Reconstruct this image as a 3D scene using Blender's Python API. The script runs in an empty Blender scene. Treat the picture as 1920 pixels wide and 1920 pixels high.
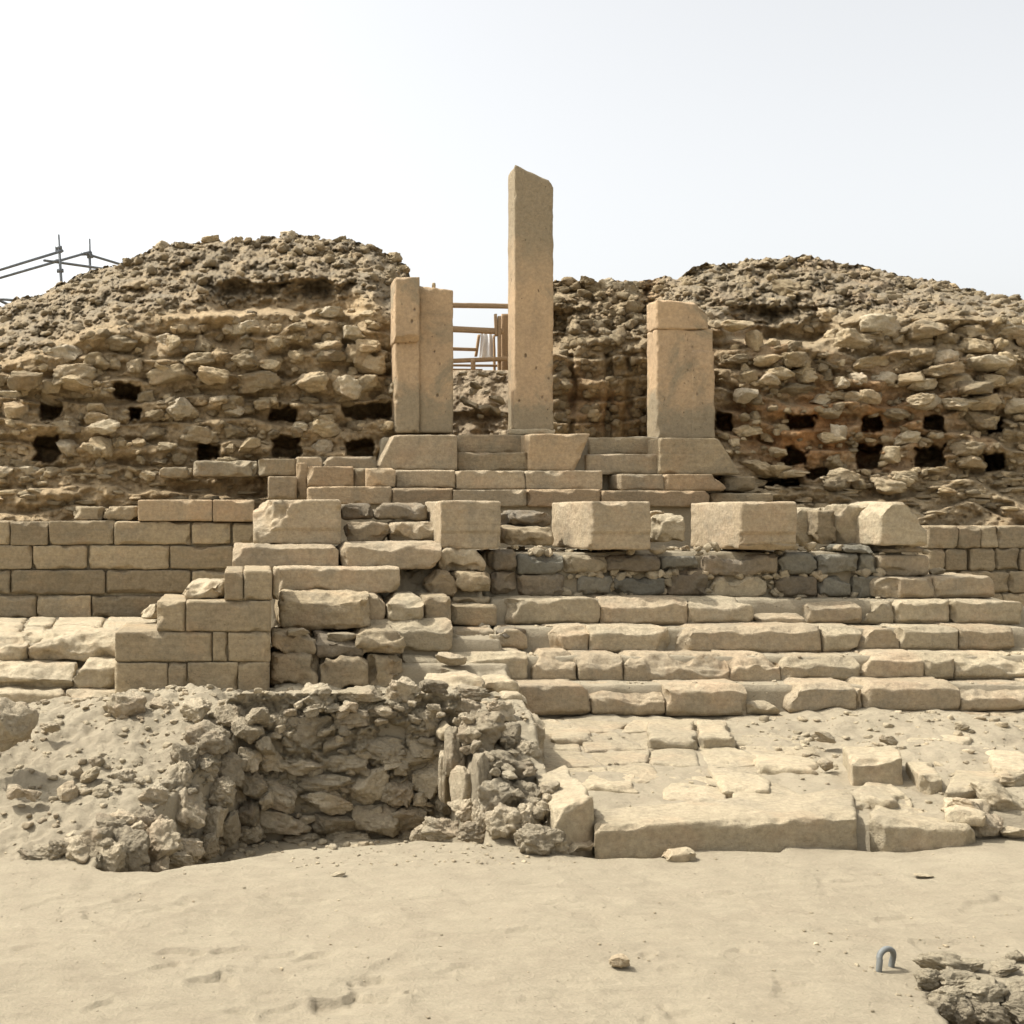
import bpy, math, random
import numpy as np
from mathutils import Vector

# ------------------------------------------------------------------ camera, sky, sun
S = bpy.context.scene
COL = S.collection
F = 2200.0           # focal length in photograph pixels (photograph is 1920 wide)
VX, HY = 470.0, 960.0    # principal point (the photograph is an off-centre crop)
CZ = 2.0             # eye height above the sand
cam = bpy.data.cameras.new('camera')
cam.sensor_width = 36
cam.lens = 36 * F / 1920
cam.shift_x = (960 - VX) / 1920
cam.shift_y = (HY - 960) / 1920
cam.clip_end = 2000
co = bpy.data.objects.new('camera', cam)
COL.objects.link(co)
co.location = (0, 0, CZ)
co.rotation_euler = (math.radians(90), 0, 0)
S.camera = co

TO_SUN = Vector((-0.52, 0.16, 0.84)).normalized()
EL = math.asin(TO_SUN.z)
AZ = math.atan2(TO_SUN.x, TO_SUN.y)
w = bpy.data.worlds.new('World')
S.world = w
w.use_nodes = True
nt = w.node_tree
bg = nt.nodes['Background']
sky = nt.nodes.new('ShaderNodeTexSky')
sky.sky_type = 'NISHITA'
sky.sun_disc = False
sky.sun_elevation = EL
sky.sun_rotation = AZ
sky.air_density = 1.0
sky.dust_density = 4.0
sky.ozone_density = 1.0
hs = nt.nodes.new('ShaderNodeHueSaturation')
hs.inputs['Saturation'].default_value = 0.17
hs.inputs['Value'].default_value = 1.0
nt.links.new(sky.outputs[0], hs.inputs['Color'])
warm = nt.nodes.new('ShaderNodeMix')
warm.data_type = 'RGBA'
warm.blend_type = 'MULTIPLY'
warm.inputs[0].default_value = 1.0
warm.inputs[7].default_value = (1.0, 0.993, 0.968, 1)
nt.links.new(hs.outputs[0], warm.inputs[6])
nt.links.new(warm.outputs[2], bg.inputs['Color'])
bg.inputs['Strength'].default_value = 0.142
sl = bpy.data.lights.new('sun', 'SUN')
sl.energy = 2.75
sl.angle = math.radians(0.6)
sl.color = (1.0, 0.98, 0.935)
so = bpy.data.objects.new('sun', sl)
COL.objects.link(so)
so.rotation_euler = (-TO_SUN).to_track_quat('-Z', 'Y').to_euler()
so.location = (-8, 4, 18)
S.view_settings.view_transform = 'Standard'
S.view_settings.look = 'None'
S.view_settings.exposure = 0.9
S.view_settings.gamma = 1.0

rng = np.random.default_rng(7)
random.seed(7)

# ------------------------------------------------------------------ numpy noise
def _h(ix, iy, iz, seed):
    h = (ix * 374761393 + iy * 668265263 + iz * 1274126177 + seed * 974634777) & 0xFFFFFFFF
    h = ((h ^ (h >> 13)) * 1274126177) & 0xFFFFFFFF
    h = ((h ^ (h >> 16)) * 2246822519) & 0xFFFFFFFF
    return ((h ^ (h >> 15)) & 0xFFFF) / 32767.5 - 1.0

def vn(P, seed=0):
    P = np.asarray(P, float)
    i = np.floor(P).astype(np.int64)
    f = P - i
    f = f * f * (3 - 2 * f)
    x, y, z = i[:, 0], i[:, 1], i[:, 2]
    fx, fy, fz = f[:, 0], f[:, 1], f[:, 2]
    r = 0
    for dx in (0, 1):
        wx = fx if dx else 1 - fx
        for dy in (0, 1):
            wy = fy if dy else 1 - fy
            for dz in (0, 1):
                wz = fz if dz else 1 - fz
                r = r + wx * wy * wz * _h(x + dx, y + dy, z + dz, seed)
    return r

def fbm(P, oc=3, seed=0, gain=0.5):
    a, r, P = 1.0, 0, np.asarray(P, float)
    for k in range(oc):
        r = r + a * vn(P, seed + k * 17)
        P = P * 2.03 + 5.3
        a *= gain
    return r

def sst(a, b, x):
    t = np.clip((x - a) / (b - a), 0, 1)
    return t * t * (3 - 2 * t)

def P3(x, y, D):
    return np.array([(x - VX) / F * D, D, CZ - (y - HY) / F * D])

def Pz(x, y, z):      # pixel on the horizontal plane at height z
    return P3(x, y, (CZ - z) * F / (y - HY))

# ------------------------------------------------------------------ materials
def srgb(r, g, b):
    f = lambda c: (c / 255 / 12.92) if c / 255 <= 0.04045 else ((c / 255 + 0.055) / 1.055) ** 2.4
    return (f(r), f(g), f(b), 1)

class NB:
    def __init__(s, name):
        s.m = bpy.data.materials.new(name)
        s.m.use_nodes = True
        s.t = s.m.node_tree
        s.b = s.t.nodes['Principled BSDF']
        s.b.inputs['Specular IOR Level'].default_value = 0.15
        s.b.inputs['Roughness'].default_value = 0.92
        s.pos = s.n('ShaderNodeNewGeometry').outputs['Position']
    def n(s, typ, **kw):
        nd = s.t.nodes.new(typ)
        for k, v in kw.items():
            setattr(nd, k, v)
        return nd
    def l(s, a, b):
        if isinstance(a, (int, float)):
            b.default_value = a
        elif isinstance(a, tuple):
            b.default_value = a
        else:
            s.t.links.new(a, b)
    def noise(s, scale, det=4, rough=0.55, vec=None, dist=0.0):
        nd = s.n('ShaderNodeTexNoise')
        nd.inputs['Scale'].default_value = scale
        nd.inputs['Detail'].default_value = det
        nd.inputs['Roughness'].default_value = rough
        nd.inputs['Distortion'].default_value = dist
        s.l(vec or s.pos, nd.inputs['Vector'])
        return nd.outputs['Fac']
    def vor(s, scale, vec=None, feat='F1'):
        nd = s.n('ShaderNodeTexVoronoi', feature=feat)
        nd.inputs['Scale'].default_value = scale
        s.l(vec or s.pos, nd.inputs['Vector'])
        return nd.outputs['Distance']
    def ramp(s, v, a, b, lo=0.0, hi=1.0):
        nd = s.n('ShaderNodeMapRange')
        s.l(v, nd.inputs[0])
        for k, q in zip((1, 2, 3, 4), (a, b, lo, hi)):
            nd.inputs[k].default_value = q
        return nd.outputs[0]
    def mix(s, f, a, b, mode='MIX'):
        nd = s.n('ShaderNodeMix', data_type='RGBA', blend_type=mode)
        s.l(f, nd.inputs[0])
        s.l(a, nd.inputs[6])
        s.l(b, nd.inputs[7])
        return nd.outputs[2]
    def math(s, op, a, b):
        nd = s.n('ShaderNodeMath', operation=op)
        s.l(a, nd.inputs[0])
        s.l(b, nd.inputs[1])
        return nd.outputs[0]
    def scalev(s, v):
        nd = s.n('ShaderNodeVectorMath', operation='MULTIPLY')
        s.l(s.pos, nd.inputs[0])
        nd.inputs[1].default_value = v
        return nd.outputs[0]
    def attr(s, name):
        nd = s.n('ShaderNodeAttribute', attribute_name=name)
        return nd.outputs['Fac']
    def bump(s, h, dist, strength=1.0, prev=None):
        nd = s.n('ShaderNodeBump')
        nd.inputs['Distance'].default_value = dist
        nd.inputs['Strength'].default_value = strength
        s.l(h, nd.inputs['Height'])
        if prev is not None:
            s.l(prev, nd.inputs['Normal'])
        return nd.outputs[0]
    def done(s, col, nrm=None):
        s.l(col, s.b.inputs['Base Color'])
        if nrm is not None:
            s.l(nrm, s.b.inputs['Normal'])
        return s.m

def stone_mat(name, c1, c2, grey, greyamt=0.35, pit=0.5, bumpd=0.012, layer=0.3, tintamt=0.28, fine=1.0):
    b = NB(name)
    big = b.ramp(b.noise(1.6, 5, 0.6), 0.35, 0.68)
    col = b.mix(big, c1, c2)
    col = b.mix(b.ramp(b.noise(3.1, 4, 0.6), 0.5, 0.66, 0, 0.35), col, (c1[0] * 1.04, c1[1] * 0.90, c1[2] * 0.84, 1))
    g = b.ramp(b.noise(1.7, 7, 0.68, dist=0.8), 0.47, 0.62, 0, greyamt)
    col = b.mix(g, col, grey)
    sp = b.ramp(b.noise(26, 6, 0.75), 0.3, 0.72, 0.72, 1.2)
    col = b.mix(1.0, col, sp, 'MULTIPLY')
    # pits and bedding streaks
    pv = b.ramp(b.vor(34), 0.0, 0.22, 0.0, 1.0)
    pm = b.ramp(b.noise(5, 3), 0.5, 0.66)
    pits = b.math('SUBTRACT', 1.0, b.math('MULTIPLY', pm, b.math('SUBTRACT', 1.0, pv)))
    col = b.mix(pit, col, b.mix(1.0, col, b.ramp(pits, 0, 1, 0.45, 1.0), 'MULTIPLY'))
    bed = b.noise(1.0, 6, 0.7, vec=b.scalev((2.0, 2.0, 26.0)))
    col = b.mix(layer, col, b.mix(1.0, col, b.ramp(bed, 0.3, 0.7, 0.72, 1.18), 'MULTIPLY'))
    t = b.attr('tint')
    tv = b.ramp(t, 0, 1, 1 - tintamt, 1 + tintamt * 0.6)
    col = b.mix(1.0, col, tv, 'MULTIPLY')
    n1 = b.bump(b.noise(11, 8, 0.72), bumpd * 2.2)
    n2 = b.bump(b.noise(60, 5, 0.7), bumpd * 0.55 * fine, prev=n1)
    n3 = b.bump(pits, bumpd * 0.8, pit, prev=n2)
    n4 = b.bump(bed, bumpd * 0.9, layer, prev=n3)
    return b.done(col, n4)

M_LIME = stone_mat('tan_limestone', (.435, .345, .226, 1), (.37, .292, .188, 1), (.275, .237, .168, 1), 0.55)
M_PALE = stone_mat('pale_limestone', (.445, .366, .243, 1), (.38, .312, .203, 1), (.29, .25, .178, 1), 0.4)
M_PINK = stone_mat('rosy_limestone', (.46, .335, .20, 1), (.40, .30, .185, 1), (.28, .235, .16, 1), 0.5, pit=0.3)
M_WALL = stone_mat('weathered_ashlar', (.40, .315, .195, 1), (.335, .265, .168, 1), (.25, .215, .15, 1), 0.5, pit=0.8, layer=0.45)
M_BROWN = stone_mat('brown_stone', (.27, .215, .14, 1), (.22, .18, .125, 1), (.17, .155, .125, 1), 0.5, pit=0.7)
M_GREY = stone_mat('grey_stone', (.205, .188, .142, 1), (.165, .152, .118, 1), (.25, .222, .165, 1), 0.4, pit=0.5)
M_RUB = stone_mat('rubble_stone', (.50, .39, .232, 1), (.41, .315, .188, 1), (.33, .285, .205, 1), 0.45, pit=0.7, bumpd=0.02, tintamt=0.42)
M_PIT = stone_mat('pit_stone', (.49, .405, .275, 1), (.42, .348, .235, 1), (.35, .305, .222, 1), 0.4, pit=0.8, bumpd=0.02, tintamt=0.35)

def earth_mat(name, c1, c2, red, redpos=None, bumpd=0.03):
    b = NB(name)
    col = b.mix(b.ramp(b.noise(1.3, 6, 0.65), 0.35, 0.66), c1, c2)
    rm = b.ramp(b.noise(0.7, 5, 0.6, dist=0.5), 0.5, 0.7)
    if redpos:
        sx = b.n('ShaderNodeSeparateXYZ')
        b.l(b.pos, sx.inputs[0])
        (xa, xb, za, zb) = redpos
        mx = b.math('MULTIPLY', b.ramp(sx.outputs[0], xa - .8, xa + .4), b.ramp(sx.outputs[0], xb + .8, xb - .4))
        mz = b.math('MULTIPLY', b.ramp(sx.outputs[2], za - .3, za + .2), b.ramp(sx.outputs[2], zb + .5, zb - .2))
        mm = b.math('MULTIPLY', mx, mz)
        rm = b.math('MAXIMUM', b.math('MULTIPLY', rm, 0.5), b.math('MULTIPLY', mm, b.ramp(b.noise(2.2, 5, 0.6), 0.3, 0.55)))
    else:
        rm = b.math('MULTIPLY', rm, 0.5)
    col = b.mix(rm, col, red)
    col = b.mix(1.0, col, b.ramp(b.noise(18, 6, 0.75), 0.3, 0.72, 0.62, 1.3), 'MULTIPLY')
    col = b.mix(b.ramp(b.vor(22), 0.25, 0.05, 0, 0.35), col, (.34, .29, .2, 1))
    col = b.mix(b.math('MULTIPLY', b.attr('tint'), b.ramp(b.noise(2.6, 6, 0.7), 0.3, 0.62, 0.15, 0.95)), col, (.27, .222, .152, 1))
    n1 = b.bump(b.noise(9, 8, 0.75), bumpd * 1.6)
    n2 = b.bump(b.noise(45, 6, 0.75), bumpd * 0.5, prev=n1)
    n3 = b.bump(b.noise(1.0, 5, 0.7, vec=b.scalev((3, 3, 22))), bumpd * 0.6, 0.7, prev=n2)
    return b.done(col, n3)

M_EARTH_L = earth_mat('mud_and_rubble', (.50, .37, .212, 1), (.41, .305, .178, 1), (.43, .30, .165, 1))
M_EARTH_R = earth_mat('mud_and_rubble_reddish', (.44, .335, .20, 1), (.35, .27, .165, 1), (.47, .25, .105, 1), (6.2, 8.0, 2.6, 3.4))
M_EARTH_P = earth_mat('dusty_mortar', (.43, .36, .245, 1), (.37, .31, .21, 1), (.38, .31, .205, 1))
M_EARTH_B = earth_mat('brown_earth', (.40, .31, .20, 1), (.33, .255, .165, 1), (.36, .25, .15, 1))

def sand_mat():
    b = NB('dusty_sand')
    col = b.mix(b.ramp(b.noise(0.8, 6, 0.6), 0.3, 0.7), (.335, .283, .195, 1), (.300, .252, .172, 1))
    col = b.mix(b.ramp(b.noise(3.5, 6, 0.7), 0.42, 0.70, 0, 0.7), col, (.27, .222, .152, 1))
    col = b.mix(1.0, col, b.ramp(b.noise(70, 4, 0.7), 0.3, 0.7, 0.9, 1.08), 'MULTIPLY')
    # scattered dark grit
    v = b.n('ShaderNodeTexVoronoi')
    v.inputs['Scale'].default_value = 26
    b.l(b.pos, v.inputs['Vector'])
    dot = b.ramp(v.outputs['Distance'], 0.17, 0.10)
    sel = b.n('ShaderNodeSeparateColor')
    b.l(v.outputs['Color'], sel.inputs[0])
    dot = b.math('MULTIPLY', dot, b.ramp(sel.outputs[0], 0.90, 0.93))
    col = b.mix(b.math('MULTIPLY', dot, 0.65), col, (.16, .12, .08, 1))
    n1 = b.bump(b.noise(2.2, 6, 0.65), 0.03)
    n2 = b.bump(b.noise(1.0, 7, 0.72, vec=b.scalev((5, 14, 5)), dist=0.6), 0.012, prev=n1)
    n3 = b.bump(b.noise(55, 6, 0.8), 0.008, prev=n2)
    n4 = b.bump(dot, 0.006, prev=n3)
    return b.done(col, n4)
M_SAND = sand_mat()

def pillar_mat():
    b = NB('pillar_limestone')
    col = b.mix(b.ramp(b.noise(1.9, 5, 0.6), 0.35, 0.66), (.50, .355, .21, 1), (.43, .31, .19, 1))
    sx = b.n('ShaderNodeSeparateXYZ')
    b.l(b.pos, sx.inputs[0])
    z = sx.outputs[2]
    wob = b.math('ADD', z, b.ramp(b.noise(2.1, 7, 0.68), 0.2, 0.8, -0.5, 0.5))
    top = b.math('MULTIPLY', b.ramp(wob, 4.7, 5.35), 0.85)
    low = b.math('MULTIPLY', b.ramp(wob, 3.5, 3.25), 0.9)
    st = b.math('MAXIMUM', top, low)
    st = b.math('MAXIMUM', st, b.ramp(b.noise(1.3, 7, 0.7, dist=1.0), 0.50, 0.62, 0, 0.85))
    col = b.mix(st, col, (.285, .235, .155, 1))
    dk = b.ramp(b.noise(1.0, 6, 0.7, vec=b.scalev((3.0, 3.0, 0.9))), 0.55, 0.72, 0, 0.45)
    col = b.mix(dk, col, (.22, .175, .115, 1))
    col = b.mix(1.0, col, b.ramp(b.noise(24, 7, 0.75), 0.3, 0.72, 0.76, 1.18), 'MULTIPLY')
    def pock(scale, lo, hi, cut):
        pv = b.ramp(b.vor(scale, vec=b.scalev((1, 1, 0.6))), lo, hi)
        pm = b.ramp(b.noise(scale * 0.35, 3), cut, cut + .06)
        return b.math('SUBTRACT', 1.0, b.math('MULTIPLY', pm, b.math('SUBTRACT', 1.0, pv)))
    pits = b.math('MULTIPLY', pock(11, 0.10, 0.20, 0.53), pock(24, 0.06, 0.17, 0.58))
    col = b.mix(1.0, col, b.ramp(pits, 0, 1, 0.42, 1.0), 'MULTIPLY')
    n1 = b.bump(b.noise(7, 8, 0.7), 0.02)
    n2 = b.bump(b.noise(60, 6, 0.75), 0.006, prev=n1)
    n3 = b.bump(pits, 0.016, prev=n2)
    return b.done(col, n3)
M_PILLAR = pillar_mat()

def plain(name, c, rough=0.6, metal=0.0, var=0.25, stretch=None):
    b = NB(name)
    b.b.inputs['Roughness'].default_value = rough
    b.b.inputs['Metallic'].default_value = metal
    b.b.inputs['Specular IOR Level'].default_value = 0.4
    v = b.noise(14, 5, 0.7, vec=b.scalev(stretch) if stretch else None)
    col = b.mix(1.0, c, b.ramp(v, 0.3, 0.7, 1 - var, 1 + var), 'MULTIPLY')
    return b.done(col, b.bump(v, 0.003))
M_STEEL = plain('galvanised_steel', (.17, .18, .185, 1), 0.5, 0.35)
M_IRON = plain('grey_painted_iron', (.185, .19, .175, 1), 0.62, 0.15)
M_WOOD = plain('bare_timber', (.33, .22, .12, 1), 0.8, 0, 0.3, (1, 8, 8))
M_CLOTH = plain('white_cloth', (.72, .72, .70, 1), 0.9, 0, 0.06)

# ------------------------------------------------------------------ mesh helpers
_lat = {}
def lattice(nx, ny, nz):
    k = (nx, ny, nz)
    if k in _lat:
        return _lat[k]
    N = np.array(k)
    quads, keys = [], []
    for a in range(3):
        u, v = (a + 1) % 3, (a + 2) % 3
        I, J = np.meshgrid(np.arange(N[u]), np.arange(N[v]), indexing='ij')
        I, J = I.ravel(), J.ravel()
        for s in (0, 1):
            cs = []
            for (di, dj) in ((0, 0), (1, 0), (1, 1), (0, 1)):
                c = np.zeros((len(I), 3), np.int64)
                c[:, u] = I + di
                c[:, v] = J + dj
                c[:, a] = N[a] * s
                cs.append(c)
            if s == 0:
                cs = cs[::-1]
            quads.append(np.stack(cs, 1))
    Q = np.concatenate(quads, 0)
    key = Q[..., 0] * 1000000 + Q[..., 1] * 1000 + Q[..., 2]
    uq, idx, inv = np.unique(key.ravel(), return_index=True, return_inverse=True)
    V = Q.reshape(-1, 3)[idx] / N * 2.0 - 1.0
    _lat[k] = (V, inv.reshape(-1, 4))
    return _lat[k]

EDGES = {'tf': (0, -0.55, 1), 'tl': (-1, 0, 1), 'tr': (1, 0, 1), 'lf': (-1, -1, 0), 'rf': (1, -1, 0),
         'bf': (0, -1, -1), 'bl': (-1, 0, -1), 'br': (1, 0, -1), 'tlf': (-1, -1, 1), 'trf': (1, -1, 1),
         'blf': (-1, -1, -1), 'brf': (1, -1, -1), 'tb': (0, 1, 1)}

def hexa(C, seed, res=0.017, r=0.012, amp=0.006, wear=0.02, cuts=None, warp=0.0, chips=3):
    """Eroded block on eight corners: front BL BR TR TL, back BL BR TR TL."""
    C = np.asarray(C, float)
    hx = 0.5 * np.linalg.norm(C[1] - C[0] + C[2] - C[3]) / 2
    hy = 0.5 * np.linalg.norm(C[4] - C[0] + C[6] - C[2]) / 2
    hz = 0.5 * np.linalg.norm(C[3] - C[0] + C[2] - C[1]) / 2
    h = np.array([hx, hy, hz])
    n = np.clip(np.ceil(2 * h / res), 3, 90).astype(int)
    n[1] = max(3, min(n[1], 34))
    V, Q = lattice(*[int(q) for q in n])
    p = V * h
    off = np.array([seed * 3.71 % 97, seed * 1.93 % 89, seed * 2.57 % 83])
    rr = np.minimum(r * (1.0 + 0.7 * vn(p * 6 + off, 3)), h.min() * 0.6)[:, None]
    inner = np.clip(p, -(h - rr), h - rr)
    d = p - inner
    ln = np.linalg.norm(d, axis=1, keepdims=True)
    nrm = d / np.maximum(ln, 1e-9)
    p = inner + nrm * rr
    cuts = cuts or {}
    for e, nv in EDGES.items():
        c = cuts.get(e)
        nv = np.array(nv, float)
        u = nv / np.linalg.norm(nv)
        if c is not None:
            wv = c * (1.0 + 0.45 * fbm(p * 5 + off + 11, 3, 5))
        elif wear > 0 and e != 'tb':
            wv = wear * np.maximum(0, 0.25 + 1.5 * fbm(p * 4.5 + off + hash(e) % 7, 3, EDGE_SEED[e]))
        else:
            continue
        lim = h @ np.abs(u) - wv
        s = p @ u - lim
        m = s > 0
        p[m] -= u * s[m, None]
        nrm[m] = u
    if chips:
        R_ = np.random.default_rng(seed + 5000)
        for k in range(chips + int(2.2 * max(h[0], h[2]))):
            e = R_.integers(0, 6)
            s_ = np.array([[0, -1, 1], [0, -1, 1], [-1, -1, 0], [1, -1, 0], [0, -1, -1], [-1, -1, 1] if R_.uniform() < .5 else [1, -1, 1]][e], float)
            c0 = np.where(s_ != 0, s_ * h, R_.uniform(-1, 1, 3) * h)
            u_ = s_ / np.linalg.norm(s_) + R_.normal(size=3) * .3
            u_ /= np.linalg.norm(u_)
            Rr = R_.uniform(.05, .17)
            cs = c0 + u_ * (Rr - R_.uniform(.010, .034))
            dv = p - cs
            dl = np.linalg.norm(dv, axis=1)
            m = dl < Rr
            if m.any():
                p[m] = cs + dv[m] / np.maximum(dl[m], 1e-6)[:, None] * (Rr + .003 * vn(p[m] * 40 + off, 6))[:, None]
    a = amp * (fbm(p * 5 + off, 3, 8) + 0.6 * fbm(p * 18 + off, 2, 9))
    p = p + nrm * a[:, None]
    if warp:
        p = p + warp * np.stack([vn(p * 1.7 + off, 21), vn(p * 1.7 + off, 22), vn(p * 1.7 + off, 23)], 1)
    t = (p / h + 1) / 2
    x, y, z = t[:, 0:1], t[:, 1:2], t[:, 2:3]
    fr = (1 - z) * ((1 - x) * C[0] + x * C[1]) + z * ((1 - x) * C[3] + x * C[2])
    bk = (1 - z) * ((1 - x) * C[4] + x * C[5]) + z * ((1 - x) * C[7] + x * C[6])
    return fr * (1 - y) + bk * y, Q
EDGE_SEED = {e: 31 + 7 * i for i, e in enumerate(EDGES)}

def front(x0, y0, x1, y1, D, T, q=None, back=None):
    """Corners of a block whose front face fills the pixel box at depth D."""
    q = q or {}
    def c(k, x, y):
        dx, dy = q.get(k, (0, 0))
        return P3(x + dx, y + dy, D)
    f = [c('bl', x0, y1), c('br', x1, y1), c('tr', x1, y0), c('tl', x0, y0)]
    bo = np.array([0, T, 0.0])
    bk = []
    for i, v in enumerate(f):
        o = bo.copy()
        if back:
            if i in (0, 3):
                o[0] += back.get('l', 0)
            else:
                o[0] += back.get('r', 0)
            if i in (2, 3):
                o[2] += back.get('t', 0)
        bk.append(v + o)
    return f + bk

def rockmesh(c, a, seed, n=9, rough=0.10, ncut=9, rot=None, boxy=0.45):
    V, Q = lattice(n, n, n)
    s = V / np.linalg.norm(V, axis=1, keepdims=True)
    p = V * boxy * 0.85 + s * (1 - boxy)
    R = np.random.default_rng(seed)
    off = R.uniform(0, 90, 3)
    for k in range(ncut):
        u = R.normal(size=3)
        u /= np.linalg.norm(u)
        dd = R.uniform(0.52, 0.88)
        t = p @ u - dd
        m = t > 0
        p[m] -= u * (t[m, None] * 0.92)
    p = p * (1 + rough * fbm(p * 1.6 + off, 3, 4) + rough * 0.55 * fbm(p * 5 + off, 3, 6, .65))[:, None]
    p = p / np.abs(p).max(0)
    p = p * np.asarray(a)
    if rot is not None:
        cx, sx_ = math.cos(rot[0]), math.sin(rot[0])
        cz, sz_ = math.cos(rot[1]), math.sin(rot[1])
        Ry = np.array([[cx, 0, sx_], [0, 1, 0], [-sx_, 0, cx]])
        Rz = np.array([[cz, -sz_, 0], [sz_, cz, 0], [0, 0, 1]])
        p = p @ (Rz @ Ry).T
    return p + np.asarray(c), Q

def mesh_obj(name, V, Q, mat, parent=None, tint=0.5, smooth=True):
    V = np.asarray(V, float)
    Q = np.asarray(Q)
    o0 = np.array([(V[:, 0].min() + V[:, 0].max()) / 2, (V[:, 1].min() + V[:, 1].max()) / 2, V[:, 2].min()])
    me = bpy.data.meshes.new(name)
    k = Q.shape[1]
    me.vertices.add(len(V))
    me.vertices.foreach_set('co', (V - o0).astype(np.float32).ravel())
    me.loops.add(Q.size)
    me.loops.foreach_set('vertex_index', Q.astype(np.int32).ravel())
    me.polygons.add(len(Q))
    me.polygons.foreach_set('loop_start', np.arange(0, Q.size, k, dtype=np.int32))
    me.polygons.foreach_set('loop_total', np.full(len(Q), k, np.int32))
    me.update(calc_edges=True)
    if smooth:
        me.polygons.foreach_set('use_smooth', np.ones(len(Q), bool))
    at = me.attributes.new('tint', 'FLOAT', 'POINT')
    tv = np.full(len(V), tint, np.float32) if np.isscalar(tint) else np.asarray(tint, np.float32)
    at.data.foreach_set('value', tv)
    me.materials.append(mat)
    o = bpy.data.objects.new(name, me)
    COL.objects.link(o)
    o.location = o0
    if parent is not None:
        o.parent = parent
        base, p = Vector((0, 0, 0)), parent
        while p is not None:
            base += p.location
            p = p.parent
        o.location = Vector(o0) - base
    return o

def merge(parts):
    Vs, Qs, Ts, n = [], [], [], 0
    for V, Q, t in parts:
        Vs.append(V)
        Qs.append(Q + n)
        Ts.append(np.full(len(V), t))
        n += len(V)
    return np.concatenate(Vs), np.concatenate(Qs), np.concatenate(Ts)

def tag(o, label=None, cat=None, group=None, kind=None):
    if cat and not kind: kind = 'thing'
    if label: o['label'] = label
    if cat: o['category'] = cat
    if group: o['group'] = group
    if kind: o['kind'] = kind
    return o

def thing(name, label, cat, loc, group=None):
    o = bpy.data.objects.new(name, None)
    o.empty_display_size = 0.2
    COL.objects.link(o)
    o.location = Vector(loc)
    return tag(o, label, cat, group)

_seed = [100]
def sd():
    _seed[0] += 1
    return _seed[0]

def rt():
    return float(rng.uniform(0, 1))

def block(box, D, T, mat, parent, name='block', tint=None, q=None, back=None, label=None, **kw):
    V, Q = hexa(front(*box, D, T, q, back), sd(), **kw)
    o = mesh_obj(name, V, Q, mat, parent, rt() if tint is None else tint)
    if label: o['label'] = label
    return o

def rock(x, y, wpx, hpx, D, mat=None, parent=None, name='stone', dep=None, n=12, rot=0.0, rough=0.1, tint=None, boxy=0.45, yaw=None, ncut=9):
    s = D / F
    a = (wpx * s / 2, (dep if dep else (wpx + hpx) * 0.5) * s / 2, hpx * s / 2)
    V, Q = rockmesh(P3(x, y, D), a, sd(), n=n, rough=rough, boxy=boxy, ncut=ncut,
                    rot=(rot, rng.uniform(-.4, .4) if yaw is None else yaw))
    if mat is None:
        return V, Q, (rt() if tint is None else tint)
    return mesh_obj(name, V, Q, mat, parent, rt() if tint is None else tint)

def tube_mesh(pts, r, n=10):
    pts = [np.asarray(p, float) for p in pts]
    V, Q = [], []
    m = len(pts)
    up = None
    for i, p in enumerate(pts):
        t = pts[min(i + 1, m - 1)] - pts[max(i - 1, 0)]
        t = t / np.linalg.norm(t)
        if up is None:
            up = np.array([0, 0, 1.0]) if abs(t[2]) < 0.9 else np.array([0, 1.0, 0])
        a = np.cross(t, up); a /= np.linalg.norm(a)
        b = np.cross(a, t)
        up = b
        for k in range(n):
            an = 2 * math.pi * k / n
            V.append(p + r * (math.cos(an) * a + math.sin(an) * b))
    for i in range(m - 1):
        for k in range(n):
            k2 = (k + 1) % n
            Q.append((i * n + k, i * n + k2, (i + 1) * n + k2, (i + 1) * n + k))
    for base, rev in ((0, True), ((m - 1) * n, False)):   # end caps
        c = len(V)
        V.append(pts[0] if rev else pts[-1])
        for k in range(0, n, 2):
            a0, a1, a2 = base + k, base + (k + 1) % n, base + (k + 2) % n
            Q.append((c, a2, a1, a0) if rev else (c, a0, a1, a2))
    return np.array(V), np.array(Q)

# ------------------------------------------------------------------ ground: one sheet to the horizon
RX = np.array([-400, 0, 62, 161, 192, 296, 344, 430, 488, 536, 660, 818, 930, 1060, 1130, 1225, 1270, 1320, 1470, 1482, 1540, 1640, 1760, 1830, 1920, 2300])
RY = np.array([1616, 1618, 1620, 1624, 1637, 1638, 1621, 1613, 1601, 1589, 1586, 1578, 1590, 1605, 1609, 1611, 1600, 1597, 1605, 1586, 1590, 1598, 1595, 1577, 1570, 1565])
_rp = np.array([P3(x, y, CZ * F / (y - HY)) for x, y in zip(RX, RY)])

HOLE = [(1740, 1862), (1750, 1890), (1775, 1915), (1800, 1945), (1840, 2000), (2100, 2000), (2100, 1858), (1950, 1864), (1900, 1870), (1850, 1882), (1800, 1876)]
HOLE = np.array([Pz(x, y, 0.0)[:2] for x, y in HOLE])

def inpoly(X, Y, poly):
    ins = np.zeros(X.shape, bool)
    j = len(poly) - 1
    for i in range(len(poly)):
        xi, yi = poly[i]
        xj, yj = poly[j]
        c = ((yi > Y) != (yj > Y)) & (X < (xj - xi) * (Y - yi) / (yj - yi + 1e-12) + xi)
        ins ^= c
        j = i
    return ins

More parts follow.
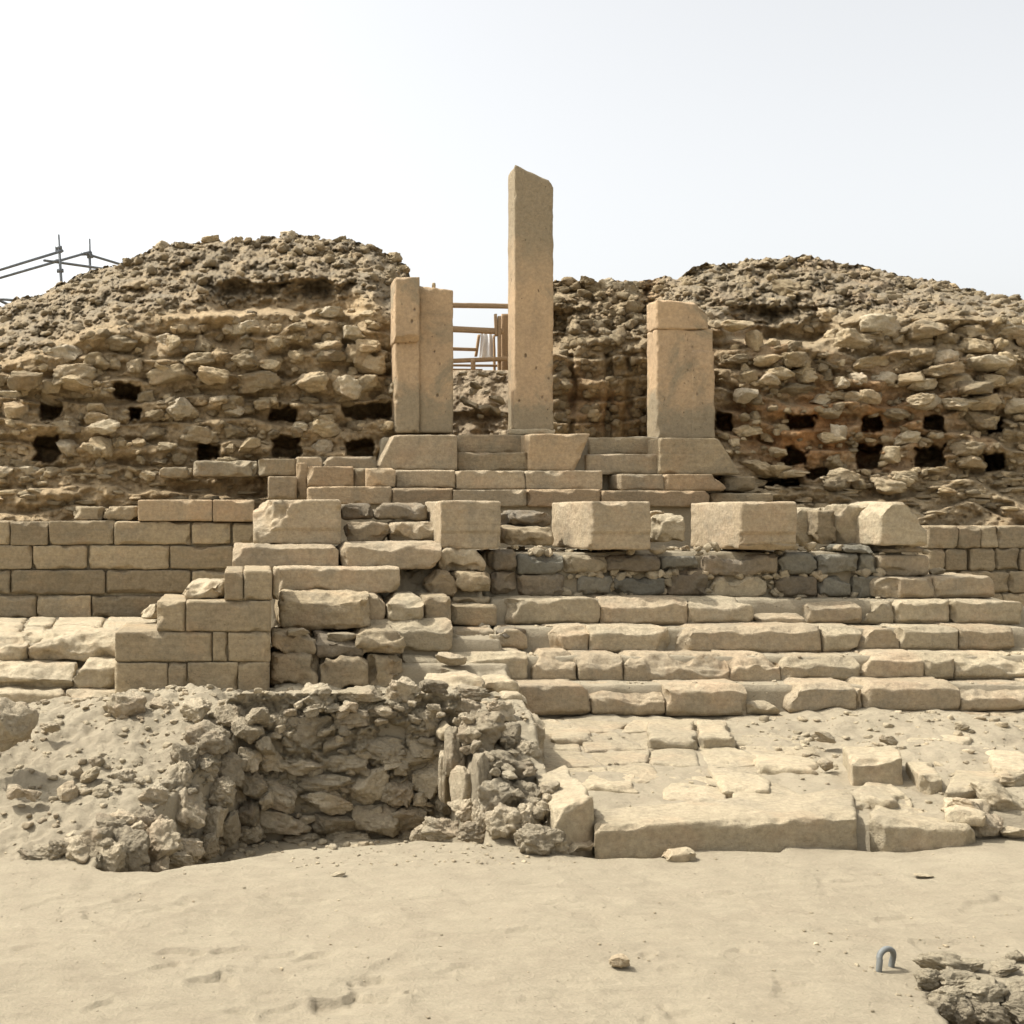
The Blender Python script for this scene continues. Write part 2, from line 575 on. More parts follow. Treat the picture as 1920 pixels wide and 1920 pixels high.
DENTS = [(330, 1790, 70, 1), (440, 1785, 60, 1), (390, 1845, 80, 1.2), (225, 1815, 60, .7), (310, 1815, 60, .8), (660, 1890, 110, 1.6),
         (520, 1865, 60, .6), (1300, 1905, 90, .8), (1215, 1800, 40, .7), (1690, 1725, 70, .8), (1780, 1775, 80, .7), (880, 1830, 90, .5),
         (130, 1850, 60, .6), (1880, 1700, 90, .6), (1080, 1845, 60, .4), (820, 1720, 80, .4), (120, 1700, 90, .4), *[(int(400 + 420 * math.sin(k * 2.4) + 200 * math.sin(k * 5.1)), int(1700 + 215 * ((k * .618) % 1)), 60 + 70 * ((k * .37) % 1), .25 + .4 * ((k * .73) % 1)) for k in range(16)], *[(int(1000 + 600 * ((k * .618) % 1)), int(1690 + 220 * ((k * .414) % 1)), 40 + 60 * ((k * .37) % 1), .2 + .3 * ((k * .73) % 1)) for k in range(12)], (600, 1800, 70, .6), (720, 1850, 60, .7), (980, 1760, 80, .5), (1400, 1800, 80, .6), (1500, 1870, 90, .8), (1350, 1690, 90, .5), (560, 1690, 100, .5), (300, 1720, 90, .5), (60, 1780, 70, .6), (1600, 1660, 90, .5), (190, 1890, 70, .9), (450, 1900, 60, .8), (1010, 1880, 50, .5), (1120, 1700, 110, .4)]

def ground_z(X, Y):
    n2 = np.stack([X, Y, 0 * X], 1)
    yr = np.interp(X, _rp[:, 0], _rp[:, 1])
    # front sand
    near = 0.018 * fbm(n2 * 1.3, 4, 2) + 0.006 * fbm(n2 * 6, 3, 3)
    near += 0.007 * np.abs(fbm(np.stack([X * 3 + 2 * Y, Y * 9 - 2 * X, 0 * X], 1), 2, 5))
    for (px, py, wpx, s) in DENTS:
        c = Pz(px, py, 0.0)
        sc = c[1] / F
        dx = (X - c[0]) / (wpx * sc * 0.68)
        dy = (Y - c[1]) / (wpx * sc * 0.60)
        m = np.abs(dx) + np.abs(dy) < 4
        q2 = n2[m]
        ang = (px * 0.37) % 1.6 - 0.8
        ex = dx[m] * math.cos(ang) + dy[m] * math.sin(ang)
        ey = -dx[m] * math.sin(ang) + dy[m] * math.cos(ang)
        r = np.sqrt(ex * ex + (ey * 1.5) ** 2) * (1 + 0.5 * fbm(q2 * 9, 3, 41))
        far_ = np.clip(0.35 + 0.65 * ey * 1.5, 0, 1.2)
        near[m] += s * (-0.017 * sst(1.04, 0.9, r) * far_ + 0.008 * np.exp(-((r - 1.2) / 0.2) ** 2) * (0.4 + 0.6 * vn(q2 * 5, 42)))
    # rough zone in front of the pit and near the corner hole
    hm = inpoly(X, Y, HOLE)
    # regions behind the ridge
    beyond = sst(0.0, 0.16, Y - yr)
    # debris slope on the left, crest along the back of the pit
    lump = 0.05 * fbm(n2 * 2.2, 4, 7) + 0.022 * fbm(n2 * 6, 4, 12, .6) + 0.010 * fbm(n2 * 22, 2, 13)
    slope = 0.03 + np.clip(Y - 6.9, 0, None) * 0.34
    slope = np.minimum(slope, 0.64 - 0.12 * sst(-0.6, -2.2, X))
    slope = slope - 0.16 * sst(8.7, 9.6, Y)
    slope = slope + lump
    # pit
    lx = -0.86 + (Y - 6.6) * 0.50         # left wall line
    rxw = 1.40 + 0.02 * (8.2 - Y)         # right wall inner face
    pit = sst(-0.04, 0.05, X - lx) * sst(0.05, -0.04, X - rxw) * sst(8.30, 8.22, Y + 0.05 * vn(n2 * 2, 51))
    zpit = -0.27 + 0.05 * fbm(n2 * 2, 3, 15) + 0.22 * sst(0.5, 0.0, rxw - X) * sst(7.9, 7.2, Y)
    # ruined wall right of the pit falls towards the front
    wallz = 0.02 + np.clip((Y - 6.9) / 1.5, 0, 1) * 0.52 + lump
    # paved terrace
    xt = 1.86 + (Y - 6.9) * 0.12
    tz = 0.115 + (Y - 7.0) * 0.045 + 0.018 * fbm(n2 * 3, 3, 18) + 0.010 * fbm(n2 * 11, 2, 19)
    tz = tz + sst(3.4, 4.6, X - (Y - 9) * 0.3) * sst(7.6, 8.4, Y) * (0.04 * fbm(n2 * 2.5, 4, 20) + 0.02) + sst(9.0, 9.9, Y) * sst(4.3, 5.4, X) * 0.05
    left_or_wall = np.where(X < rxw - 0.02, slope, wallz)
    left_or_wall = np.where(Y > 8.25, np.where(X < 1.55, slope, wallz), left_or_wall)
    lw = left_or_wall * (1 - pit) + zpit * pit
    tm = sst(-0.03, 0.03, X - xt)
    mid = lw * (1 - tm) + tz * tm
    z = near * (1 - beyond) + np.where(tm > 0.5, np.minimum(mid, np.where(Y < 7.06, -0.05, 9)), mid) * beyond
    # far side of the ridge in front of the curb stays low
    # steps on the right
    wob = 0.02 * vn(n2 * 3, 61)
    def up(z, y0, top, mask):
        k = sst(y0 + 0.10, y0 + 0.14, Y + wob) * mask
        return z * (1 - k) + (top + 0.012 * fbm(n2 * 4, 3, 24)) * k
    R_ = sst(2.24, 2.30, X + 0.04 * vn(n2 * 3, 44))
    R_ = R_ * (1 - sst(7.3, 8.4, X + 0.3 * vn(n2 * 1.5, 45)))
    C_ = sst(0.16, 0.22, X) * (1 - sst(2.24, 2.30, X))
    L_ = 1 - sst(0.16, 0.22, X)
    pod = (1 - sst(6.50, 6.62, X)) * (1 - sst(12.5, 12.7, Y) * sst(5.2, 5.3, X) * 0.3)
    one = np.ones_like(X)
    z = up(z, 10.0, 0.503, R_)
    z = up(z, 10.4, 0.703, R_)
    z = up(z, 10.8, 0.917, R_)
    z = up(z, 11.2, 1.155, R_)
    z = up(z, 11.6, 1.60, R_ * pod)
    # ruined middle
    z = up(z, 10.15, 0.66, C_)
    z = up(z, 10.45, 0.86, C_)
    cs = 0.86 + np.clip((Y - 11.15) / 0.5, 0, 1) * 0.62 + 0.07 * fbm(n2 * 4, 5, 27, .65)
    k = sst(10.7, 10.76, Y) * C_
    z = z * (1 - k) + cs * k
    z = up(z, 11.6, 1.62, C_)
    # left platform
    z = up(z, 9.95, 0.42, L_)
    z = up(z, 10.2, 0.60, L_)
    z = up(z, 10.5, 0.80, L_)
    # beyond the podium
    gate = sst(0.62, 0.72, X) * (1 - sst(5.0, 5.1, X))
    z = up(z, 12.95, 2.18, gate)
    z = up(z, 13.3, 2.42, gate * (1 - sst(3.98, 4.02, X) * sst(4.26, 4.22, X) * sst(13.9, 13.8, Y)))
    gate2 = gate * sst(1.50, 1.6, X)
    z = up(z, 13.65, 2.66, gate2 * (1 - sst(3.98, 4.02, X) * sst(4.26, 4.22, X) * sst(13.95, 13.85, Y)))
    z = up(z, 14.0, 2.90, gate2)
    z = up(z, 13.45, 1.75, 1 - gate)
    # corner hole at the lower right
    k = hm.astype(float)
    z = z * (1 - k) + (-0.55 + 0.10 * fbm(n2 * 4, 3, 33)) * k
    # far desert
    far = np.maximum(sst(15.5, 17.5, Y), np.maximum(sst(9, 12, X), sst(-5, -8, X)))
    z = z * (1 - far) + 0.9 * sst(15, 18, Y) * far
    return z

def axis(fine0, fine1, step, lo, hi):
    a = np.arange(fine0, fine1 + 1e-6, step)
    g, l_, r_ = step, [], []
    v = fine0
    while v > lo:
        g *= 1.25
        v -= g
        l_.append(v)
    v, g = fine1, step
    while v < hi:
        g *= 1.25
        v += g
        r_.append(v)
    return np.concatenate([l_[::-1], a, r_])
gx = axis(-2.6, 7.4, 0.016, -900, 900)
gy = axis(4.2, 14.4, 0.0155, -60, 1500)
GX, GY = np.meshgrid(gx, gy, indexing='xy')
gz = ground_z(GX.ravel(), GY.ravel())
GV = np.stack([GX.ravel(), GY.ravel(), gz], 1)
nx, ny = len(gx), len(gy)
ii = (np.arange(ny - 1)[:, None] * nx + np.arange(nx - 1)[None, :]).ravel()
GQ = np.stack([ii, ii + 1, ii + nx + 1, ii + nx], 1)
tag(mesh_obj('ground', GV, GQ, M_SAND), kind='structure')

GZ = gz.reshape(ny, nx)
def gz1(x, y):
    i = int(np.clip(np.searchsorted(gx, x) - 1, 0, nx - 2))
    j = int(np.clip(np.searchsorted(gy, y) - 1, 0, ny - 2))
    a, b = (x - gx[i]) / (gx[i + 1] - gx[i]), (y - gy[j]) / (gy[j + 1] - gy[j])
    return float((GZ[j, i] * (1 - a) + GZ[j, i + 1] * a) * (1 - b) + (GZ[j + 1, i] * (1 - a) + GZ[j + 1, i + 1] * a) * b)

# ------------------------------------------------------------------ rubble mounds
def grid_surface(us, vs, func):
    U, W = np.meshgrid(us, vs, indexing='xy')
    V = func(U.ravel(), W.ravel())
    n = len(us)
    i = (np.arange(len(vs) - 1)[:, None] * n + np.arange(n - 1)[None, :]).ravel()
    return V, np.stack([i, i + 1, i + n + 1, i + n], 1)

CRL = np.array([(-250, 640), (-100, 610), (0, 577), (30, 562), (100, 541), (140, 521), (230, 490), (290, 462), (330, 456), (400, 449), (470, 448), (545, 440), (600, 446), (650, 449), (700, 461), (740, 485), (762, 500), (769, 520), (778, 600), (800, 680), (830, 730)])
FTL = np.array([(-250, 720), (0, 690), (100, 660), (200, 622), (300, 602), (400, 592), (560, 588), (700, 570), (830, 740)])
HOLES_L = [(74, 758, 114, 784), (244, 769, 265, 788), (511, 764, 556, 789), (66, 820, 112, 861), (369, 832, 412, 860), (511, 822, 560, 860), (649, 822, 697, 857), (645, 755, 735, 786), (212, 722, 262, 748)]
CRR = np.array([(1000, 545), (1040, 527), (1100, 521), (1130, 531), (1200, 521), (1270, 521), (1320, 497), (1400, 491), (1440, 484), (1520, 481), (1600, 497), (1700, 521), (1780, 532), (1830, 549), (1900, 556), (1960, 575), (2150, 640), (2300, 690)])
FTR = np.array([(1000, 655), (1215, 655), (1300, 612), (1345, 612), (1440, 640), (1500, 628), (1600, 604), (1700, 598), (1920, 602), (2300, 720)])
HOLES_R = [(1478, 780, 1526, 806), (1613, 781, 1652, 809), (1734, 784, 1768, 807), (1853, 784, 1882, 813), (1473, 842, 1511, 870), (1604, 837, 1651, 876), (1716, 839, 1770, 876), (1848, 850, 1886, 879), (1515, 878, 1560, 897), (1350, 775, 1372, 806), (1420, 896, 1500, 912)]
OV_L = (380, 690, 527, 588)     # bare earth band under the dark ledge
OV_R = (1345, 1590, 575, 640)

def holemask(u, v, holes):
    m = np.zeros_like(u)
    du = 7 * fbm(np.stack([u / 16, v / 16, 0 * u], 1), 3, 71)
    dv = 6 * fbm(np.stack([u / 16, v / 16, 0 * u + 9], 1), 3, 72)
    for (a, b, c, d) in holes:
        m = np.maximum(m, sst(-3, 3, np.minimum(np.minimum(u + du - a, c - u - du), np.minimum(v + dv - b, d - v - dv))))
    return m

def mound_depth(u, v, side):
    CR, FT, HO, OV = (CRL, FTL, HOLES_L, OV_L) if side == 'L' else (CRR, FTR, HOLES_R, OV_R)
    ft = np.interp(u, FT[:, 0], FT[:, 1])
    cr = np.interp(u, CR[:, 0], CR[:, 1])
    base = 13.62
    D = base + np.clip((985 - v) / 110, 0, 1) * 0.5 + np.clip((870 - v) / 280, 0, 1) * 0.55
    t = np.clip((ft - v) / np.maximum(ft - cr, 5), 0, 1.0)
    sl_ = lambda vv: 2.3 * np.clip((ft - vv) / np.maximum(ft - cr, 5), 0, 1.0) ** 1.1
    qo = np.stack([u / 40, v / 40, 0 * u], 1)
    vo = v + 7 * fbm(qo, 3, 5)
    ov = sst(OV[0], OV[0] + 50, u) * sst(OV[1], OV[1] - 50, u) * sst(OV[2] - 3, OV[2] + 3, vo) * sst(OV[3] + 4, OV[3] - 10, vo)
    ovd = np.maximum(0, sl_(0 * u + OV[2] + 4) + 0.22 * sst(OV[2] + 45, OV[2], v) + 0.08 - sl_(v))
    D = D + 2.3 * t ** 1.1 + ov * ovd
    if side == 'R':
        rec = sst(1250, 1215, u)
        Dr = 15.7 + 0.0 * u
        gro = sst(9, 3, np.abs(u - 1073 + 5 * vn(np.stack([0 * u, v / 30, 0 * u], 1), 3)))
        gro = np.maximum(gro, sst(11, 4, np.abs(u - 1141 + 6 * vn(np.stack([0 * u, v / 30, 0 * u + 4], 1), 3))))
        gro = np.maximum(gro, sst(12, 5, np.abs(u - 1182 + 6 * vn(np.stack([0 * u, v / 30, 0 * u + 8], 1), 3))))
        Dr = Dr + 0.20 * gro * (0.6 + 0.7 * vn(np.stack([u / 12, v / 20, 0 * u], 1), 15)) * sst(655, 672, v) - 0.0
        Dr = Dr + np.clip((660 - v) / 130, 0, 1) * 1.2 + 0.6 * sst(1078, 1058, u + 8 * vn(np.stack([u / 20, v / 18, 0 * u], 1), 16)) * sst(575, 590, v) * sst(665, 650, v)
        D = D * (1 - rec) + Dr * rec
    q = np.stack([u / 60, v / 42, 0 * u], 1)
    st = np.stack([u / 70, v / 16, 0 * u + 3], 1)
    rough = 0.13 * fbm(q, 5, 81 if side == 'L' else 91, 0.6) + 0.05 * fbm(st, 3, 84)
    slope_k = sst(0.02, 0.25, t)
    D = D + rough * (1 - 0.45 * slope_k)
    # overhang band of bare earth
    fr_ = v / 44 + 0.55 * fbm(np.stack([u / 150, v / 200, 0 * u], 1), 3, 88)
    fr_ = fr_ - np.floor(fr_)
    D = D + (0.20 * fr_ * sst(1.0, 0.86, fr_)) * (1 - slope_k) * (1 - sst(640, 610, v) * 0.4)
    D = D + slope_k * (0.15 * fbm(np.stack([u / 22, v / 14, 0 * u], 1), 5, 89, .68) + 0.22 * np.maximum(0, fbm(np.stack([u / 55, v / 26, 0 * u], 1), 3, 96) - 0.15))
    D = D + 0.75 * holemask(u, v, HO)
    return D

def unproj(u, v, D):
    return np.stack([(u - VX) / F * D, D, CZ - (v - HY) / F * D], 1)

def mound_core(side):
    CR = CRL if side == 'L' else CRR
    us = np.arange(-240, 826, 2.6) if side == 'L' else np.arange(1026, 2290, 2.8)
    cr = np.interp(us, CR[:, 0], CR[:, 1]) + 5.0 * fbm(np.stack([us / 26, 0 * us, 0 * us], 1), 5, 77, 0.7)
    nt_, nb = 210, 26
    U = np.repeat(us[None, :], nt_ + nb, 0)
    T = np.linspace(0, 1, nt_)[:, None]
    Vv = 1000 + (cr[None, :] - 1000) * T
    D = mound_depth(U[:nt_].ravel(), Vv.ravel(), side).reshape(nt_, -1)
    top = unproj(U[:nt_].ravel(), Vv.ravel(), D.ravel()).reshape(nt_, len(us), 3)
    # the back of the heap slopes down behind the crest
    bk = []
    for i in range(1, nb + 1):
        f = i / nb
        e = top[-1].copy()
        e[:, 1] += f * 5.0
        e[:, 2] = e[:, 2] * (1 - f ** 1.3) + 0.6 * f ** 1.3 + 0.06 * vn(e * 1.5, 5) * (1 - f)
        bk.append(e)
    A = np.concatenate([top, np.array(bk)], 0)
    ftv = np.interp(U[0], (FTL if side == 'L' else FTR)[:, 0], (FTL if side == 'L' else FTR)[:, 1])
    tn = sst(0.05, 0.3, (ftv[None, :] - Vv) / np.maximum(ftv[None, :] - cr[None, :], 5))
    if side == 'R':
        tn = tn * sst(1215, 1260, U[:nt_])
    TN = np.concatenate([tn, np.ones((nb, len(us)))], 0)
    # side skirts: run the end columns straight back
    n = A.shape[1]
    for side_i, col in ((0, A[:, :1]), (1, A[:, -1:])):
        ext = []
        for k in range(1, 13):
            e = col.copy()
            e[:, 0, 1] = np.maximum(e[:, 0, 1], e[:, 0, 1] + 0 * k) + k * 0.28
            e[:, 0, 0] += (0.09 * k if side == 'R' and side_i == 0 else 0) + 0.05 * vn(e[:, 0] * 3 + k, 9)
            ext.append(e)
        ex = np.concatenate(ext[::-1] if side_i == 0 else ext, 1)
        A = np.concatenate([ex, A] if side_i == 0 else [A, ex], 1)
        te = np.repeat(TN[:, :1] if side_i == 0 else TN[:, -1:], 12, 1)
        TN = np.concatenate([te, TN] if side_i == 0 else [TN, te], 1)
    R_, C_ = A.shape[:2]
    i = (np.arange(R_ - 1)[:, None] * C_ + np.arange(C_ - 1)[None, :]).ravel()
    return A.reshape(-1, 3), np.stack([i, i + 1, i + C_ + 1, i + C_], 1), TN.ravel()

def mound_stones(side):
    """Rows of rough stones set in the face, then loose debris on the slope: (size, V, Q, tint)."""
    FT, CR, HO, OV = (FTL, CRL, HOLES_L, OV_L) if side == 'L' else (FTR, CRR, HOLES_R, OV_R)
    x0, x1 = (-60, 732) if side == 'L' else (1345, 1990)
    out = []
    R = np.random.default_rng(11 if side == 'L' else 12)
    y = 905 if side == 'L' else 925
    def hole(x, yy, w, h):
        for (a, b, c, d) in HO:
            if x + w * .3 > a and x - w * .3 < c and yy + h * .3 > b and yy - h * .3 < d:
                return True
        return (OV[0] + 15 < x < OV[1] - 15 and OV[2] - 2 < yy < OV[3] - 4)
    while y > 545:
        hrow = R.uniform(23, 44)
        x = x0 + R.uniform(0, 40)
        ph = R.uniform(0, 6)
        while x < x1:
            hh = hrow * R.uniform(0.6, 1.12)
            ww = hh * R.uniform(0.9, 2.5)
            xc = x + ww / 2
            yc = y - hh / 2 + 8 * math.sin(xc / 110 + ph) + R.uniform(-6, 6)
            ft = np.interp(xc, FT[:, 0], FT[:, 1])
            skip = R.uniform() < (0.13 if y < 870 else 0.5)
            if yc > ft + 4 and not skip and not (700 < xc < 760 and yc > 785) and not hole(xc, yc, ww, hh):
                D = float(mound_depth(np.array([xc]), np.array([yc + 0.0]), side)[0])
                D -= R.uniform(-0.06, 0.16)
                big = R.uniform() < 0.10
                k = 1.25 if big else R.uniform(.88, 1.1)
                s = D / F
                dd = R.uniform(0.7, 1.1) * (ww + hh) * 0.5
                V, Q = rockmesh(P3(xc, yc, D + 0.04), (ww * k * s / 2, dd * s / 2 + .04, hh * k * s / 2), int(R.integers(1e6)), n=13, rough=0.17,
                                ncut=10, rot=(R.uniform(-.16, .16), R.uniform(-.35, .35)), boxy=R.uniform(.35, .75))
                out.append((ww * hh * k, V, Q, R.uniform(0, 1)))
            x += ww + R.uniform(1, 9)
        y -= hrow * 0.98
    # small stones wedged all over the face
    for k in range(380):
        xc, yc = R.uniform(x0, x1), R.uniform(570, 905)
        if yc < np.interp(xc, FT[:, 0], FT[:, 1]) - 5 or hole(xc, yc, 6, 6):
            continue
        w_ = R.uniform(7, 24)
        h_ = w_ * R.uniform(.45, .9)
        D = float(mound_depth(np.array([xc]), np.array([yc]), side)[0])
        s = D / F
        V, Q = rockmesh(P3(xc, yc, D - R.uniform(-.02, .05)), (w_ * s / 2, w_ * s / 2, h_ * s / 2), int(R.integers(1e6)), n=7, rough=0.17, ncut=8, rot=(R.uniform(-.4, .4), R.uniform(-1, 1)), boxy=.5)
        out.append((w_ * h_, V, Q, R.uniform(0, 1)))
    # debris on the upper slope and crest
    nn = 1250
    for k in range(nn):
        xc = R.uniform(x0, 765 if side == 'L' else x1) if side == 'L' else R.uniform(1040, x1)
        ft = np.interp(xc, FT[:, 0], FT[:, 1])
        cr = np.interp(xc, CR[:, 0], CR[:, 1])
        t = R.uniform(0, 1) ** 0.9
        yc = ft + (cr - ft) * t
        if hole(xc, yc, 4, 4) and R.uniform() < .8:
            continue
        w_ = 3.5 + 22 * R.uniform(0, 1) ** 3.4
        if t > .93:
            w_ *= 0.8
        h_ = w_ * R.uniform(.45, .8)
        D = float(mound_depth(np.array([xc]), np.array([yc]), side)[0])
        s = D / F
        V, Q = rockmesh(P3(xc, yc + 1, D), (w_ * s / 2, w_ * s / 2, h_ * s / 2), int(R.integers(1e6)), n=5, rough=0.15, ncut=7, rot=(R.uniform(-.4, .4), R.uniform(-1, 1)), boxy=.4)
        out.append((w_ * h_, V, Q, R.uniform(-.5, .5)))
    # thin flat stones in the lower plastered band
    for k in range(90):
        xc = R.uniform(x0, x1)
        yc = R.uniform(880, 968)
        w_ = R.uniform(14, 55)
        h_ = R.uniform(6, 16)
        if side == 'R' and xc < 1400:
            continue
        D = float(mound_depth(np.array([xc]), np.array([yc]), side)[0])
        s = D / F
        V, Q = rockmesh(P3(xc, yc, D + .01), (w_ * s / 2, .09, h_ * s / 2), int(R.integers(1e6)), n=7, rough=0.12, ncut=7, rot=(R.uniform(-.1, .1), R.uniform(-.3, .3)), boxy=.6)
        out.append((w_ * h_, V, Q, R.uniform(0, 1)))
    if side == 'R':      # rubble in the recess between the tall and the right pillar
        for k in range(80):
            xc = R.uniform(1042, 1216)
            yc = R.uniform(530, 662)
            w_ = R.uniform(9, 34)
            h_ = w_ * R.uniform(.5, .9)
            D = float(mound_depth(np.array([xc]), np.array([yc]), side)[0])
            s = D / F
            V, Q = rockmesh(P3(xc, yc, D + .02), (w_ * s / 2, w_ * s / 2, h_ * s / 2), int(R.integers(1e6)), n=7, rough=0.14, ncut=8, rot=(R.uniform(-.4, .4), R.uniform(-1, 1)), boxy=.4)
            out.append((w_ * h_, V, Q, R.uniform(-.5, .35)))
        for k in range(150):
            xc = R.choice([1053, 1108, 1150, 1200]) + R.uniform(-13, 13)
            yc = R.uniform(662, 812)
            w_ = R.uniform(7, 26)
            D = float(mound_depth(np.array([xc]), np.array([yc]), side)[0])
            s = D / F
            V, Q = rockmesh(P3(xc, yc, D + .01), (w_ * s / 2, w_ * s / 2, w_ * .4 * s), int(R.integers(1e6)), n=6, rough=0.14, ncut=7, rot=(R.uniform(-.4, .4), R.uniform(-1, 1)), boxy=.4)
            out.append((w_ * w_ * .8, V, Q, R.uniform(-.5, .35)))
    MAN = [(459, 616, 50, 28), (325, 643, 30, 34), (362, 680, 46, 34), (336, 764, 62, 42), (181, 683, 60, 26), (517, 645, 38, 28), (617, 652, 58, 28), (651, 729, 58, 48), (690, 686, 62, 38), (508, 686, 52, 24),
           (442, 769, 42, 26), (411, 749, 38, 20), (376, 752, 30, 20), (184, 766, 44, 24), (130, 842, 46, 40), (190, 840, 46, 46), (30, 770, 60, 44), (150, 720, 80, 30), (100, 725, 40, 30), (690, 650, 50, 30), (600, 840, 40, 34), (560, 800, 36, 22), (610, 790, 44, 26)] if side == 'L' else [
           (1444, 708, 44, 30), (1712, 711, 58, 30), (1796, 716, 62, 34), (1860, 716, 60, 30), (1845, 753, 74, 32), (1541, 750, 58, 26), (1603, 747, 42, 30), (1725, 750, 48, 26), (1850, 682, 78, 34), (1770, 677, 48, 42), (1556, 823, 50, 24), (1415, 640, 36, 42), (1668, 855, 36, 38), (1822, 865, 52, 28),
           (1905, 760, 50, 34), (1380, 610, 60, 20), (1400, 740, 50, 34), (1500, 700, 50, 26), (1850, 790, 50, 30), (1580, 890, 60, 30), (1690, 900, 40, 30), (1460, 880, 50, 26)]
    for (xc, yc, w_, h_) in MAN:
        D = float(mound_depth(np.array([xc + 0.0]), np.array([yc + 0.0]), side)[0]) - .05
        s = D / F
        V, Q = rockmesh(P3(xc, yc, min(D, 14.6)), (w_ * s / 2, (w_ + h_) * .3 * s, h_ * s / 2), int(R.integers(1e6)), n=16, rough=0.13, ncut=11, rot=(R.uniform(-.15, .15), R.uniform(-.4, .4)), boxy=.6)
        out.append((w_ * h_ * 2.5, V, Q, R.uniform(.6, 1)))
    CRX = [(305, 462, 34, 22), (340, 462, 26, 14), (395, 452, 40, 20), (445, 452, 22, 16), (465, 451, 16, 12), (500, 448, 30, 14), (545, 444, 34, 24), (590, 448, 22, 12), (640, 452, 26, 14), (700, 466, 30, 16), (735, 488, 40, 28), (755, 506, 28, 28), (240, 492, 26, 14)] if side == 'L' else [
        (1070, 528, 24, 16), (1100, 526, 30, 20), (1135, 540, 44, 34), (1180, 545, 40, 30), (1325, 500, 28, 14), (1480, 545, 62, 44), (1440, 488, 22, 12), (1510, 486, 28, 14), (1620, 506, 26, 12), (1700, 524, 20, 10), (1785, 536, 26, 12), (1835, 552, 26, 16), (1900, 560, 30, 16), (1555, 590, 44, 30), (1560, 630, 36, 26)]
    for (xc, yc, w_, h_) in CRX:
        cr = np.interp(xc, CR[:, 0], CR[:, 1])
        D = float(mound_depth(np.array([xc + 0.0]), np.array([max(yc, cr) + 0.0]), side)[0])
        s = D / F
        V, Q = rockmesh(P3(xc, yc, D), (w_ * s / 2, w_ * s / 2, h_ * s / 2), int(R.integers(1e6)), n=14, rough=0.2, ncut=11, rot=(R.uniform(-.3, .3), R.uniform(-1, 1)), boxy=.5)
        out.append((w_ * h_, V, Q, R.uniform(0, 1)))
    out.sort(key=lambda e: -e[0])
    return out

for side, label, mat, lx in (('L', 'high eroded mound of mud and coursed rubble with black sockets, left of the pillars', M_EARTH_L, 1.2),
                             ('R', 'lower reddish mound of mud and coursed rubble with black sockets, right of the pillars', M_EARTH_R, 8.0)):
    md = thing('rubble_mound', label, 'mound', (lx, 14.6, 1.6), 'rubble mounds flanking the gateway')
    V, Q, T = mound_core(side)
    mesh_obj('earth_body', V, Q, mat, md, T)
    st = mound_stones(side)
    for e in st[:100]:
        mesh_obj('stone', e[1], e[2], M_RUB if e[3] < .86 else (M_PALE if e[3] > .93 else M_PIT), md, e[3])
    V, Q, T = merge([(e[1], e[2], e[3]) for e in st[100:]])
    tag(mesh_obj('small_stones', V, Q, M_RUB, md, T), kind='stuff')

# earth bank seen through the gateway
us = np.arange(760, 1100, 2.5)
vs = np.linspace(830, 694, 60)
def bankf(u, v):
    D = 18.0 + np.clip((830 - v) / 136, 0, 1) * 1.4
    q = np.stack([u / 26, v / 20, 0 * u], 1)
    D = D + 0.12 * fbm(q, 4, 131, .6) - 0.25 * sst(782, 770, v)
    return unproj(u, v, D)
V, Q = grid_surface(us, vs, bankf)
C_ = len(us)
row = V.reshape(-1, C_, 3)
ext = [row]
for k in range(1, 8):
    e = row[-1:].copy()
    e[..., 1] += k * 0.5
    e[..., 2] += 0.05 * vn(e.reshape(-1, 3) * 2, 4).reshape(1, -1) - max(0, k - 4) * .4
    ext.append(e)
A = np.concatenate(ext, 0)
i = (np.arange(A.shape[0] - 1)[:, None] * C_ + np.arange(C_ - 1)[None, :]).ravel()
bank = thing('earth_bank', 'brown earth bank with tumbled stones seen through the gap between the left and tall pillars', 'bank', (3.6, 18.5, 2.9))
mesh_obj('earth_body', A.reshape(-1, 3), np.stack([i, i + 1, i + C_ + 1, i + C_], 1), M_EARTH_B, bank, 0.0)
for (x, y, a, b, r_) in [(933, 748, 34, 14, .5), (893, 722, 30, 14, .4), (905, 765, 34, 12, -.1), (925, 768, 30, 14, .5), (882, 758, 30, 14, .4), (870, 750, 20, 10, .6),
                         (887, 735, 14, 14, 0), (940, 700, 22, 10, 0), (868, 700, 20, 9, 0), (905, 702, 24, 9, .2), (945, 778, 14, 9, .3), (900, 780, 14, 10, .2), (912, 735, 16, 8, -.3)]:
    rock(x, y, a, b, 17.75, M_PALE, bank, 'stone', rot=r_, n=9, tint=.35)

